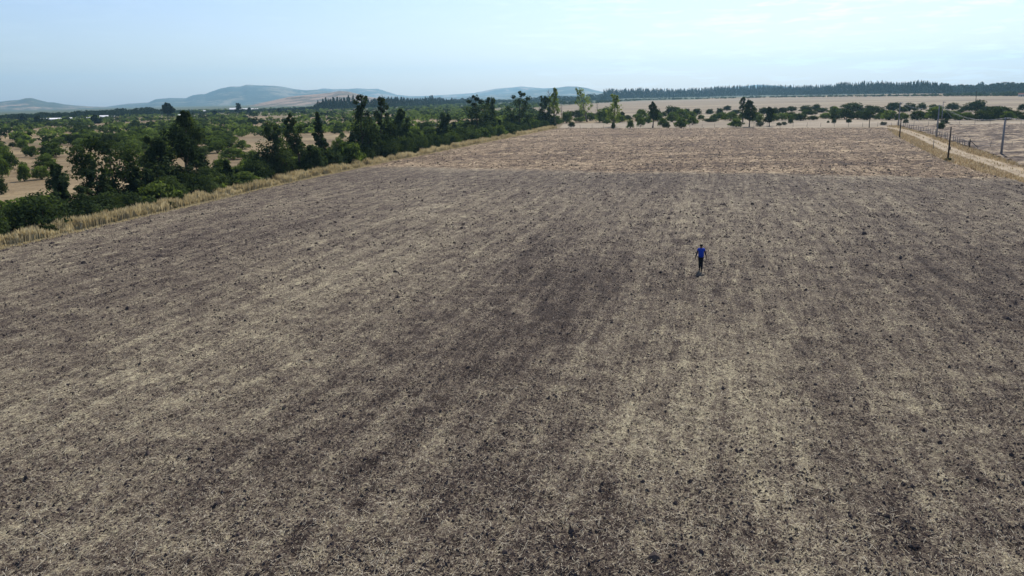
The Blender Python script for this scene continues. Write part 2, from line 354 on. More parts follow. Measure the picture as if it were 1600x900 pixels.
def smooth_line(P, step=1.5):
    out = []
    for i in range(len(P) - 1):
        p0, p1, p2, p3 = P[max(i - 1, 0)], P[i], P[i + 1], P[min(i + 2, len(P) - 1)]
        n = max(2, int((p2 - p1).length / step))
        for k in range(n):
            t = k / n
            out.append(0.5 * ((2 * p1) + (p2 - p0) * t + (2 * p0 - 5 * p1 + 4 * p2 - p3) * t * t + (3 * p1 - p0 - 3 * p2 + p3) * t ** 3))
    return out + [P[-1]]
RL = smooth_line(ROAD)
def strip(name, line, offs, z, mat, w_noise=0.0, seed=1):
    V = []; n = len(offs); rg = np.random.default_rng(seed)
    for i, p in enumerate(line):
        d = (line[min(i + 1, len(line) - 1)] - line[max(i - 1, 0)]).normalized(); s = Vector((d.y, -d.x))
        wob = 0.25 * math.sin(i * 0.37 + seed) + w_noise * rg.normal()
        for k, (o, dz) in enumerate(offs):
            q_ = p + s * (o + wob * (1 if o > 0 else -1) * (abs(o) > .6)); V.append((q_.x, q_.y, z + dz + 0.01 * rg.normal()))
    q = [(i * n + j, i * n + j + 1, (i + 1) * n + j + 1, (i + 1) * n + j) for i in range(len(line) - 1) for j in range(n - 1)]
    return np.array(V), np.array(q)
V, q = strip('dirt_road', RL, [(-1.3, 0), (-1.05, .01), (-.75, -.02), (-.45, .03), (0, .05), (.45, .03), (.75, -.02), (1.05, .01), (1.3, 0)], -0.06, M_ROAD, .06)
link('dirt_road', np_mesh('dirt_road', V, q[:, ::-1], M_ROAD, None, None, True), kind='structure')

# ------------------------------------------------------------------ clods, straw, grass
rng = np.random.default_rng(11)
def wedge(n, r0, r1, power=1.0, a=40):
    u = rng.random(n); r = r0 * (r1 / r0) ** (u ** power); th = np.radians(rng.uniform(-a, a, n))
    P = np.c_[r * np.sin(th), r * np.cos(th)]; return P[inside(P, FIELD)]
def shards(P, sz, rng):
    n = len(P); ph = (1 + 5 ** .5) / 2
    B = np.array([(-.9, -.3, -.5), (.3, -.9, -.5), (.9, .4, -.5), (-.4, .9, -.5), (-.25, -.2, .75), (.4, .25, .6)])
    T = np.array([(0, 1, 4), (1, 5, 4), (1, 2, 5), (2, 3, 5), (3, 4, 5), (3, 0, 4)])
    an = rng.uniform(0, 6.28, n); c, s = np.cos(an), np.sin(an)
    J = B[None] * (1 + rng.uniform(-.28, .28, (n, 6, 3))); J = J * sz[:, None, None] * np.stack([rng.uniform(.8, 1.3, n), rng.uniform(.7, 1.1, n), rng.uniform(.55, .95, n)], -1)[:, None]
    V = np.stack([J[..., 0] * c[:, None] - J[..., 1] * s[:, None], J[..., 0] * s[:, None] + J[..., 1] * c[:, None], J[..., 2]], -1)
    z = field_z(P[:, 0], P[:, 1], rough_zone(P[:, 0], P[:, 1]))
    V = V + np.c_[P, z + sz * .25][:, None]
    return V.reshape(-1, 3), (T[None] + (np.arange(n) * 6)[:, None, None]).reshape(-1, 3)
P = wedge(205000, 13, 120, 1.0)
keep = rng.random(len(P)) < np.clip(1.25 - 1.6 * (straw_amount(P[:, 0], P[:, 1]) - .25), .12, 1) * np.clip(.3 + 1.6 * (fbm(P[:, 0] / 1.2, P[:, 1] / 1.2, 2, 77) - .25), .1, 1)
P = P[keep]; sz = rng.lognormal(math.log(.027), .48, len(P)) * np.clip(np.hypot(P[:, 0], P[:, 1]) / 45, .85, 1.6)
V, T = shards(P, sz, rng)
link('soil_clods', np_mesh('soil_clods', V, T, M_CLOD, None, None, False), kind='stuff', label='dark crumbly soil clods strewn over the tilled field', category='clods')
P = wedge(26000, 110, 310, 1.0); P = P[rough_zone(P[:, 0], P[:, 1]) > .9]
V, T = shards(P, np.minimum(rng.lognormal(math.log(.1), .35, len(P)), .22), rng)
link('coarse_clods', np_mesh('coarse_clods', V, T, M_CLOD2, None, None, False), kind='stuff', label='coarse soil lumps on the rough far end of the field', category='clods')
def straws(P, Lm, Wm, rng, zf, tilt=.25, dirbias=None):
    n = len(P); an = rng.uniform(0, 3.14, n) if dirbias is None else dirbias + rng.normal(0, .9, n)
    L = Lm * rng.lognormal(0, .45, n); W = Wm * rng.uniform(.6, 1.5, n); ti = rng.normal(0, tilt, n)
    d = np.c_[np.cos(an) * np.cos(ti), np.sin(an) * np.cos(ti), np.sin(ti)]; s = np.c_[-np.sin(an), np.cos(an), np.zeros(n)]
    c = np.c_[P, zf + .02 + np.abs(np.sin(ti)) * L * .5]
    a, b = c - d * L[:, None] / 2, c + d * L[:, None] / 2; w = s * W[:, None] / 2
    mid = c + s * (L * rng.normal(0, .08, n))[:, None] + np.array([0, 0, .01])
    V = np.stack([a - w, a + w, b - w, b + w], 1).reshape(-1, 3)
    q = np.array([(0, 2, 3, 1)]); F = (q[None] + (np.arange(n) * 4)[:, None, None]).reshape(-1, 4)
    return V, F, np.repeat(rng.uniform(0, 1, n), 4)
P = wedge(230000, 13, 95, 1.0)
kp = rng.random(len(P)) < np.clip((straw_amount(P[:, 0], P[:, 1]) - .2) * 1.6, .08, 1); P = P[kp]
V, F, A = straws(P, .1, .0062, rng, field_z(P[:, 0], P[:, 1], rough_zone(P[:, 0], P[:, 1])), .22, math.pi / 2 - ROWA)
link('straw_litter', np_mesh('straw_litter', V, F, M_STRAW, None, {'tone': A}), kind='stuff', label='pale broken straw scattered over the tilled field', category='straw')

def blades(P, h, w, rng, lean=.25, z0=-.1, tone=None):
    n = len(P); an = rng.uniform(0, 6.28, n); H_ = h * rng.uniform(.55, 1.25, n); la = rng.uniform(0, 6.28, n); le = np.abs(rng.normal(0, lean, n)) * H_
    s = np.c_[np.cos(an), np.sin(an), np.zeros(n)] * (w * rng.uniform(.6, 1.4, n))[:, None]
    b = np.c_[P, np.full(n, z0)]; tip = b + np.c_[np.cos(la) * le, np.sin(la) * le, H_]
    m = b * .45 + tip * .55 + np.c_[-np.cos(la) * le * .2, -np.sin(la) * le * .2, H_ * .08]
    V = np.stack([b - s * .5, b + s * .5, m - s * .7, m + s * .7, tip], 1).reshape(-1, 3)
    q = (np.array([(0, 1, 3, 2)])[None] + (np.arange(n) * 5)[:, None, None]).reshape(-1, 4)
    t = (np.array([(2, 3, 4)])[None] + (np.arange(n) * 5)[:, None, None]).reshape(-1, 3)
    tn = rng.uniform(.1, .9, n) if tone is None else tone
    return V, [q, t], np.repeat(tn, 5)
def along(line, n, rng, lo, hi, bias=0):
    L = [np.array(p[:2], float) for p in line]; seg = [np.linalg.norm(L[i + 1] - L[i]) for i in range(len(L) - 1)]
    w = np.array([s / (30 + np.linalg.norm((L[i] + L[i + 1]) / 2)) ** bias for i, s in enumerate(seg)]); k = rng.choice(len(seg), n, p=w / w.sum())
    t = rng.random(n); A = np.array(L[:-1])[k]; B = np.array(L[1:])[k]; D = (B - A) / np.array(seg)[k][:, None]
    return A + (B - A) * t[:, None] + np.c_[D[:, 1], -D[:, 0]] * rng.uniform(lo, hi, n)[:, None]
EL = [Vector(p) for p in EDGE_L]; ELs = smooth_line(EL, 3.0)
# tall dry grass between the hedge and the field: left of the edge line (negative offset)
P = along(ELs, 115000, rng, -2.3, 0.1, 1.0)
nz = fbm(P[:, 0] / 1.6, P[:, 1] / 1.6, 3, 61); P = P[(nz > .36)]; nz = fbm(P[:, 0] / 1.6, P[:, 1] / 1.6, 3, 61)
dist_e = np.full(len(P), 1.0)
V, F, A = blades(P, 0.36 + 0.8 * np.clip((nz - .34) * 3, 0, 1), .06, rng, .16, tone=np.clip(rng.uniform(.15, 1, len(P)) * .6 + .5 * fbm(P[:, 0] / 5, P[:, 1] / 5, 2, 71), 0, 1))
link('tall_grass', np_mesh('tall_grass', V, F, M_GRASS, None, {'tone': A}), kind='stuff', label='tall golden dry grass between the dark hedge and the field', category='grass')
P = along(ELs, 26000, rng, -0.6, 0.9, 1.0)
V, F, A = blades(P, .16, .05, rng, .5, z0=-.02, tone=rng.uniform(.5, 1, len(P)))
link('cut_grass', np_mesh('cut_grass', V, F, M_GRASS, None, {'tone': A}), kind='stuff', label='short pale cut grass along the left field edge', category='grass')
# verge grass both sides of the road
P = along([tuple(p) for p in RL], 90000, rng, -14, 14, .6)
ok = inside(P, [at(1385, 197)] + EDGE_R + [at(1900, 370), at(1900, 330), at(1600, 259), at(1540, 238), at(1513, 230), at(1455, 211), at(1402, 196.5)])
Rn = np.array([tuple(p) for p in RL]); dm = np.min(np.hypot(P[:, None, 0] - Rn[None, :, 0], P[:, None, 1] - Rn[None, :, 1]), 1)
nz = fbm(P[:, 0] / 3, P[:, 1] / 3, 3, 91); P = P[ok & ((dm > 1.45 + .6 * fbm(P[:, 0], P[:, 1], 2, 4)) | ((dm < .4) & (rng.random(len(P)) < .5))) & (nz > .3)]
V, F, A = blades(P, .22 + .35 * nz[:len(P)], .06, rng, .4, tone=rng.uniform(.0, .9, len(P)))
link('verge_grass', np_mesh('verge_grass', V, F, M_VGRASS, None, {'tone': A}), kind='stuff', label='brownish dry grass on both sides of the dirt road', category='grass')

# ------------------------------------------------------------------ trees
def unit(rng, n):
    d = rng.normal(size=(n, 3)); return d / np.linalg.norm(d, axis=1)[:, None]
def cloud(mb, c, rx, rz, n, rng, sz, tone, aspect=.55, hub_z=None):
    U = unit(rng, n); P = np.array(c) + U * (rng.random(n) ** .42)[:, None] * np.array([rx, rx, rz]); hub = np.array([0, 0, c[2] * .55 if hub_z is None else hub_z])
    o = P - hub; o /= np.linalg.norm(o, axis=1)[:, None] + 1e-6; o = o * .6 + U * .7 + np.array([0, 0, .25])
    mb.leaves(P, sz, rng, aspect, np.clip(tone + rng.normal(0, .14, n), 0, 1), o)
def crown_r(style, t):
    if style == 'cone': return 1.0 - .93 * t
    if style == 'column': return .55 + .45 * math.sin(min(1, t * 1.15 + .12) * math.pi) * (1 if t < .8 else (1 - t) * 4 + .1)
    if style == 'top': return max(.12, math.sin(min(1, t * .85 + .2) * math.pi)) ** .7
    if style == 'spread': return max(.2, math.sin(min(1, t * .7 + .22) * math.pi)) ** .5
    return max(.1, math.sin((t * .8 + .16) * math.pi)) ** .8     # dome
def make_tree(h, w, cb, style, seed, leaf, nleaf, sz, dens=1.0, lean=(0, 0), bark=None, gap=0.25):
    r = np.random.default_rng(seed); tb = MB(); cr = MB(); R = w / 2
    ax = lambda z: np.array([lean[0] * (z / h) ** 1.3 * h + .02 * h * math.sin(z / h * 5 + seed), lean[1] * z + .015 * h * math.cos(z / h * 4 + seed), z])
    zs = np.linspace(0, h * .93, 8); tr = h * .017 + .05
    tb.tube([ax(z) - np.array([0, 0, .15 if z == 0 else 0]) for z in zs], [tr * (1.3 if i == 0 else 1) * (1 - .85 * i / 7) for i in range(8)], 7)
    nc = int((26 if style != 'cone' else 34) * dens); n_each = max(10, nleaf // nc)
    for i in range(nc):
        t = (i + r.uniform(0, .9)) / nc; z = h * (cb + (1 - cb) * t * .97); prof = crown_r(style, t) * R
        a = i * 2.4 + r.uniform(-.8, .8); rad = prof * (r.uniform(.2, .95) if style != 'cone' else r.uniform(.3, .8)); cs = max(.1 * R, prof * r.uniform(.2, .55))
        if style in ('top', 'spread') and r.random() < gap: continue
        c = ax(z) + np.array([math.cos(a) * rad, math.sin(a) * rad, 0]); z0 = max(h * cb * .6, z - rad * (.9 if style != 'cone' else .1) - .3)
        p0 = ax(z0); mid = p0 * .5 + c * .5 + np.array([0, 0, -.08 * rad])
        tb.tube([p0, mid, c], [tr * .42 * (1.1 - t), tr * .26 * (1.1 - t) + .01, .012], 4, False)
        zsq = .62 if style in ('dome', 'spread') else .95
        if style == 'cone': zsq = .45; cs *= 1.25
        cloud(cr, c, cs, cs * zsq + .12, n_each, r, sz, .5 + r.normal(0, .14))
    cloud(cr, ax(h * .97), R * .14 + .1, h * .04 + .1, max(8, n_each // 3), r, sz * .8, .5)
    return tb.mesh('trunk', bark or M_DBARK, True, False), cr.mesh('crown', leaf)
def put_tree(name, label, cat, meshes, loc, rz=0, group=None, sc=(1, 1, 1)):
    o = thing(name, label, cat, loc, rz, group); o.scale = sc
    link('trunk', meshes[0], o); link('crown', meshes[1], o); return o
def tree_px(name, label, px, yb, yt, wpx, cb, style, seed, leaf=None, nleaf=3200, sz=.24, cat='tree', leanpx=0, bark=None, gap=.25, group=None, dens=1.0):
    x, y = at(px, yb); D = math.hypot(x, y); h = z_at(px, yt, D); w = size(wpx, D) * 1.12
    ln = size(leanpx, D) / h
    ms = make_tree(h, w, cb, style, seed, leaf or M_EUC, nleaf, sz, dens, (ln, 0), bark, gap)
    return put_tree(name, label, cat, ms, (x, y, -.1), 0, group)
T_ = [
 ('gum_tree', 'narrow dark gum tree standing alone at the near left end of the hedge', 100, 338, 256, 30, .38, 'column', 0),
 ('gum_tree', 'broad open gum tree with bare forking branches and see-through crown, second from the left', 178, 322, 218, 100, .30, 'spread', 8),
 ('gum_tree', 'ragged green topped gum tree just right of the broad open one', 262, 306, 212, 52, .22, 'column', -6),
 ('gum_tree', 'tallest dark gum tree, dense head on bare trunk, left part of the hedge', 296, 298, 173, 60, .46, 'top', 6),
 ('gum_tree', 'thin leaning gum tree against the right side of the tallest dense headed one', 326, 290, 225, 26, .3, 'top', -24),
 ('cypress', 'small dark conical cypress with tiered branches behind the grass strip', 357, 294, 250, 34, .06, 'cone', 0),
 ('gum_tree', 'bushy gum tree with a bare crossbar-like top shoot', 433, 280, 192, 42, .28, 'column', 2),
 ('gum_tree', 'dense slim gum tree leafy from mid trunk, right of the crossbar topped one', 468, 272, 175, 34, .36, 'top', -4),
 ('gum_tree', 'very narrow gum tree with a thin needle-like top', 503, 264, 173, 28, .25, 'cone', 0),
 ('gum_tree', 'highest pointed gum tree in the middle clump of the hedge', 570, 252, 146, 36, .22, 'column', 0),
 ('gum_tree', 'tall thin gum tree with a knotted top, right in the middle clump', 599, 246, 149, 28, .2, 'column', 0),
 ('gum_tree', 'shorter round headed gum tree at the right end of the middle clump', 625, 236, 168, 28, .4, 'top', 3),
 ('cypress', 'single dark cypress with rounded top between the middle clump and the tall pair', 692, 226, 177, 26, .1, 'column', 4),
 ('cypress', 'little pointed cypress beside the rounded dark cypress', 711, 219, 190, 20, .05, 'cone', 0),
 ('gum_tree', 'left and larger tree of the tall dark pair', 746, 214, 148, 36, .15, 'dome', 0),
 ('gum_tree', 'right and slimmer tree of the tall dark pair', 767, 209, 151, 26, .2, 'column', 2),
 ('gum_tree', 'big dense dark tree with pointed crown near the far end of the hedge', 813, 205, 142, 40, .1, 'dome', 0),
 ('gum_tree', 'slim dark tree with a small round head last before the poplars', 851, 199, 149, 24, .2, 'column', 0),
]
for i, (nm, lb, px, yb, yt, w, cb, st, ln) in enumerate(T_):
    tree_px(nm, lb, px, yb, yt, w, cb, st, 100 + i, leanpx=ln, nleaf=5200 if w > 50 else 3000 if yb > 240 else 2400, sz=.2 if yb > 240 else .3,
            gap=.32 if i == 1 else .12, bark=M_BARK if i in (1, 3) else M_DBARK, cat='cypress' if nm == 'cypress' else 'tree')
P_ = [('left of the three yellow green poplars, straight, at the far field corner', 866, 197, 137, 18, .35, 'column', 2),
      ('middle yellow green poplar, tall and leaning left with a bent thin top', 917, 190, 136, 24, .25, 'column', -12),
      ('right of the three yellow green poplars, fullest, standing by the far fence', 960, 198, 147, 22, .22, 'column', 0)]
for i, (lb, px, yb, yt, w, cb, st, ln) in enumerate(P_):
    tree_px('poplar', lb, px, yb, yt, w, cb, st, 140 + i, M_POP, 1500, .3, 'poplar', ln, M_BARK, dens=1.1)
def bare_tree(px, yb, yt, wpx, label, seed, leaf=False):
    x, y = at(px, yb); D = math.hypot(x, y); h = z_at(px, yt, D); w = size(wpx, D); r = np.random.default_rng(seed); mb = MB()
    mb.tube([(0, 0, -.1), (.02 * h, 0, h * .5), (0, .02 * h, h)], [.018 * h, .011 * h, .02], 6)
    for k in range(16):
        z = h * (.3 + .65 * k / 16); a = k * 2.4; L = w / 2 * (1.2 - .7 * k / 16)
        mb.tube([(0, 0, z), (math.cos(a) * L * .6, math.sin(a) * L * .6, z + L * .5), (math.cos(a + .2) * L, math.sin(a + .2) * L, z + L * 1.2)], [.008 * h, .005 * h, .02], 4, False)
    o = thing('bare_tree', label, 'tree', (x, y, 0)); link('trunk', mb.mesh('trunk', M_BARK, True, False), o)
bare_tree(858, 192, 139, 14, 'leafless grey tree between the last dark tree and the first poplar', 5)
bare_tree(877, 188, 160, 6, 'thin dead snag right of the first poplar', 6)
bare_tree(933, 186, 160, 6, 'pale dead snag just right of the leaning poplar', 7)
bare_tree(1168, 178, 151, 6, 'thin dead stick of a tree rising behind the round dark tree at the far fence', 9)
tree_px('gum_tree', 'slim dark tree with a bare stem standing alone on the far field edge', 1020, 199, 159, 19, .36, 'column', 151, nleaf=1500, sz=.3, cat='tree')
tree_px('gum_tree', 'round dark tree with a clear stem on the far field edge, right of the middle', 1170, 197.5, 156, 24, .3, 'dome', 152, nleaf=2000, sz=.3, cat='tree')
tree_px('gum_tree', 'thin wispy tree close behind the round dark tree', 1160, 190, 151, 12, .5, 'column', 153, nleaf=600, sz=.3, cat='tree')
tree_px('gum_tree', 'dark oval tree on a short stem, rightmost of those on the far field edge', 1202, 197, 168, 18, .3, 'column', 154, M_DSHRUB, 1500, .3, 'tree')
tree_px('umbrella_pine', 'tall lone pine with a rounded umbrella head far out on the left plain', 263, 187, 161, 15, .42, 'dome', 155, M_PINE, 1400, 1.0, 'pine')
tree_px('dark_tree', 'far dark tree, left of two on the leftmost plain', 37, 191.5, 181, 9, .1, 'column', 156, M_PINE, 700, .8, 'tree')
tree_px('dark_tree', 'far dark pointed tree, right of two on the leftmost plain', 60, 196, 181.5, 13, .05, 'dome', 157, M_PINE, 900, .7, 'tree')
tree_px('dark_tree', 'far dark tree at the right end of the white greenhouse', 150, 193, 180, 12, .05, 'dome', 158, M_PINE, 900, .8, 'tree')
tree_px('dark_tree', 'dark pointed tree left of the small white sheds', 374, 178, 161, 9, .1, 'column', 159, M_PINE, 600, .9, 'tree')
tree_px('dark_tree', 'dark round tree right of the small white sheds', 390, 178, 168, 8, .05, 'dome', 160, M_PINE, 500, .9, 'tree')
tree_px('dark_tree', 'small dark tree in front of the brown hill foot', 437, 177, 169, 9, .05, 'dome', 161, M_PINE, 500, .9, 'tree')
tree_px('dark_tree', 'small dark tree left of the sheds, behind the dense headed gum', 336, 181, 172.5, 8, .05, 'dome', 162, M_PINE, 500, .9, 'tree')
for i, (px, yb, yt, w) in enumerate([(1412, 0, 0, 0)][:0]): pass

# ------------------------------------------------------------------ shrubs
U_ = ['', 'first', 'second', 'third', 'fourth', 'fifth', 'sixth', 'seventh', 'eighth', 'ninth', 'tenth', 'eleventh', 'twelfth', 'thirteenth', 'fourteenth', 'fifteenth', 'sixteenth', 'seventeenth', 'eighteenth', 'nineteenth']
TE_ = {2: 'twent', 3: 'thirt', 4: 'fort', 5: 'fift', 6: 'sixt', 7: 'sevent', 8: 'eight', 9: 'ninet'}
def ordinal(n):
    if n < 20: return U_[n]
    if n >= 100: return 'hundred and ' + ordinal(n - 100) if n > 100 else 'hundredth'
    return TE_[n // 10] + ('ieth' if n % 10 == 0 else 'y-' + U_[n % 10])
MARKS = [(100, 'the near left end gum tree'), (178, 'the broad open gum tree'), (262, 'the ragged gum tree'), (296, 'the dense headed gum tree'), (357, 'the small conical cypress'), (433, 'the crossbar topped gum'), (468, 'the dense slim gum'),
         (503, 'the needle topped gum'), (570, 'the middle clump of the hedge'), (625, 'the round headed gum'), (692, 'the rounded dark cypress'), (757, 'the tall dark pair'), (813, 'the big pointed dark tree'), (866, 'the left poplar')]
def mark(x, y):
    px = 800 + FPX * (x / y) * 1.02; return min(MARKS, key=lambda m: abs(m[0] - px))[1]
def make_shrub(seed, leaf, n, sz, flat=.55, nc=30, w=1.0, skirt=0.0):
    """unit shrub: crown radius about 1, height about 1"""
    r = np.random.default_rng(seed); tb = MB(); cr = MB()
    ns = r.integers(3, 6)
    for k in range(ns):
        a = k * 6.28 / ns + r.uniform(-.4, .4); tb.tube([(0, 0, -.05), (math.cos(a) * .18, math.sin(a) * .18, .22), (math.cos(a) * .5, math.sin(a) * .5, .6)], [.045, .03, .012], 4, False)
    for k in range(nc):
        t = (k + .5) / nc; a = k * 2.4 + r.uniform(-.3, .3); zc = (.09 + .07 * (1 - skirt)) + .72 * t * r.uniform(.85, 1.1)
        rad = math.sqrt(max(0.02, 1 - (zc / .98) ** 2)) * r.uniform(.3, .8); cs = r.uniform(.24, .38)
        cloud(cr, (math.cos(a) * rad, math.sin(a) * rad * w, zc), cs, cs * .5, n // nc, r, sz, .5 + r.normal(0, .15))
    return tb.mesh('trunk', M_DBARK, True, False), cr.mesh('crown', leaf)
SH_G = [make_shrub(200 + i, M_SHRUB, 1500, .07) for i in range(6)]
SH_D = [make_shrub(220 + i, M_DSHRUB, 1500, .07, skirt=.2) for i in range(6)]
SH_GF = [make_shrub(240 + i, M_SHRUB, 420, .11, nc=20, skirt=.2) for i in range(5)]
SH_DF = [make_shrub(260 + i, M_DSHRUB, 300, .11, nc=14, skirt=.2) for i in range(5)]
SH_H = [make_shrub(280 + i, M_EUC, 2400, .05, nc=34, skirt=.3) for i in range(5)]
srng = np.random.default_rng(5)
def shrub(px, yb, wpx, hpx, label, dark=False, far=False, group=None, name='acacia_shrub', sets=None):
    x, y = at(px, yb); D = math.hypot(x, y); w = size(wpx, D) / 2 * 1.05; k_ = 1.12 if (group or '').startswith('acacias') else 1.02; h = size(hpx, D) * k_; w *= k_
    s = sets or ((SH_DF if dark else SH_GF) if far else (SH_D if dark else SH_G))
    return put_tree(name, label, 'shrub', s[srng.integers(len(s))], (x, y, -.12), srng.uniform(0, 6.28), group, (w * srng.uniform(.85, 1.1), w * srng.uniform(.8, 1.2), h * srng.uniform(.8, 1.15)))
NEARL = [(4, 250, 26, 22, 0, 'pale green acacia cut by the left frame edge, above the leaning small one'), (16, 262, 30, 26, 0, 'acacia with a dark leaning stem near the left frame edge'),
 (3, 276, 26, 22, 0, 'acacia cut by the left frame edge, below the leaning stemmed one'), (2, 302, 20, 24, 1, 'dark acacia nearest the hedge at the left frame edge'),
 (36, 232, 17, 11, 0, 'small round acacia on open dry grass, upper left'), (20, 229, 12, 7, 1, 'tiny dark acacia left of the small round one'), (49, 244, 24, 18, 0, 'middling acacia left of the widest light green one'),
 (80, 245, 46, 22, 0, 'widest light green acacia on the near dry grass'), (73, 262, 34, 19, 0, 'flat topped acacia on dry grass below the widest one'), (38, 268, 18, 12, 0, 'thin pale acacia over another thin one, left'),
 (38, 282, 22, 20, 0, 'thin yellow green acacia with a single stem on dry grass'), (65, 279, 28, 16, 0, 'dark based acacia lying low on the open grass near the hedge'), (121, 238, 22, 10, 0, 'low wide acacia with a dark stem, beside open grass'),
 (128, 227, 20, 11, 0, 'little acacia pair top, upper left middle'), (148, 221, 30, 13, 0, 'rounded acacia above the open grass left of the broad gum'), (172, 231, 40, 18, 1, 'grey green dense acacia behind the crown of the broad gum'),
 (202, 222, 26, 14, 0, 'acacia above the broad gum crown to its right'), (208, 242, 34, 18, 0, 'light green acacia right behind the broad gum crown'), (232, 237, 28, 14, 0, 'round acacia between the broad gum and the ragged one'),
 (283, 243, 20, 16, 0, 'single acacia on dry grass under the dense headed gum'), (358, 222, 28, 12, 0, 'neat dome shaped acacia above the bare patch right of the dense headed gum'), (340, 238, 38, 20, 0, 'light acacia right behind the thin leaning gum'),
 (378, 233, 30, 14, 0, 'wide acacia left of the bare patch, middle left'), (394, 256, 36, 24, 0, 'large acacia over the open dry grass left of the crossbar topped gum'), (372, 242, 24, 12, 0, 'low acacia below the wide one, middle left'),
 (322, 222, 26, 14, 1, 'dark acacia right beside the head of the dense headed gum'), (386, 272, 34, 24, 0, 'green acacia against the hedge behind the small conical cypress'), (535, 216, 12, 9, 0, 'small dome shaped acacia alone on the bare patch right of the needle topped gum'),
 (140, 262, 24, 24, 0, 'acacia half hidden behind the left side of the broad gum'), (170, 277, 20, 16, 0, 'pale acacia seen through the branches of the broad gum'), (228, 262, 30, 24, 0, 'yellow green acacia between broad gum and ragged gum'),
 (348, 276, 44, 24, 0, 'wide pale acacia left of the small conical cypress'), (455, 250, 34, 22, 0, 'light acacia seen between crossbar topped and dense slim gums'), (487, 243, 20, 17, 0, 'acacia seen right of the dense slim gum'),
 (531, 237, 30, 22, 0, 'acacia between the needle topped gum and the middle clump'), (545, 246, 40, 26, 0, 'large light acacia pressed against the left of the middle clump'), (645, 208, 26, 10, 1, 'dark low acacia right of the round headed gum'),
 (678, 215, 36, 16, 0, 'wide light green acacia left of the rounded cypress'), (668, 200, 24, 9, 0, 'lighter acacia behind the rounded cypress'), (728, 206, 18, 12, 0, 'acacia left of the tall dark pair'), (718, 200, 20, 9, 0, 'pale acacia left above the tall dark pair'),
 (792, 198, 22, 16, 0, 'bright acacia between the tall dark pair and the big pointed tree'), (786, 190, 20, 8, 1, 'dark acacia above the bright one beside the tall dark pair')]
for px, yb, w, h, d, lb in NEARL: shrub(px, yb, w, h, lb, bool(d))
ORD = ['first', 'second', 'third', 'fourth', 'fifth', 'sixth', 'seventh', 'eighth', 'ninth', 'tenth', 'eleventh', 'twelfth', 'thirteenth', 'fourteenth', 'fifteenth', 'sixteenth',
       'seventeenth', 'eighteenth', 'nineteenth', 'twentieth', 'twenty-first', 'twenty-second', 'twenty-third', 'twenty-fourth', 'twenty-fifth', 'twenty-sixth', 'twenty-seventh', 'twenty-eighth', 'twenty-ninth', 'thirtieth', 'thirty-first', 'thirty-second']
# front row right at the far fence (px, base, width, height, dark)
ROWF = [(893, 198, 14, 9, 1), (949, 193, 12, 9, 0), (958, 201, 9, 12, 1), (985, 200, 12, 15, 0), (1001, 197, 16, 12, 0), (1036, 197, 18, 12, 0), (1041, 199.5, 12, 10, 1), (1064, 199.5, 25, 16, 0), (1082, 194.5, 23, 14, 0),
        (1150, 198, 26, 15, 0), (1187, 197, 16, 9, 1), (1217, 196, 8, 6, 1), (1225, 195, 9, 6, 1), (1235.5, 192.5, 8, 9, 1), (1294, 191.5, 5, 3, 1), (1303, 192.5, 8, 8, 1), (1326, 191.5, 10, 6, 1), (1380, 195, 10, 5, 1),
        (1415, 192, 8, 6, 1), (1476, 193, 14, 8, 1), (1470, 201.5, 13, 9, 1)]
for i, (px, yb, w, h, d) in enumerate(ROWF):
    shrub(px, yb, w, h, '%s %s shrub from the left in the row right at the far field fence' % (ORD[i], 'dark' if d else 'green'), bool(d), group='shrubs along the far field fence')
ROWM = [(905, 190, 20, 8, 0), (922, 188, 26, 10, 0), (945, 191, 34, 20, 0), (868, 195, 26, 12, 0), (885, 192, 20, 14, 0), (905, 184, 24, 14, 1), (893, 182, 14, 9, 1), (972, 183, 10, 8, 1), (968, 191, 20, 10, 0),
        (1002, 186, 20, 12, 0), (999, 190, 18, 10, 0), (1049, 180, 24, 12, 1), (1036, 182, 14, 8, 1), (1050, 190, 22, 14, 0), (1066, 188, 30, 14, 0), (1059, 177, 12, 8, 0), (1073, 181, 12, 10, 1), (1089, 179, 14, 10, 1),
        (1109, 178, 14, 8, 1), (1124, 179, 14, 9, 1), (1136, 172.5, 14, 8, 1), (1117, 186, 16, 8, 0), (1141, 188, 26, 10, 0), (1111, 190, 24, 6, 1), (1150, 178, 18, 8, 1), (1182, 190, 24, 11, 0), (1194, 178, 20, 9, 1), (1210, 180, 16, 10, 1),
        (1223, 176.5, 18, 8, 1), (1236, 173.5, 16, 8, 1)]
ROWM += [(1012, 192, 16, 9, 0), (1028, 189, 20, 12, 0), (1080, 185, 20, 10, 0), (1025, 180, 16, 7, 1), (1095, 186, 12, 7, 0), (1128, 186, 20, 8, 0), (1160, 186, 20, 9, 0), (1175, 182, 18, 8, 1), (1207, 188, 20, 10, 0), (980, 187, 16, 8, 1), (938, 184, 20, 8, 1)]
ROWM.sort()
for i, (px, yb, w, h, d) in enumerate(ROWM):
    shrub(px, yb, w, h, '%s acacia from the left in the scattered middle band behind the far fence' % ordinal(i + 1), bool(d), group='acacias behind the far fence, poplars to round tree')
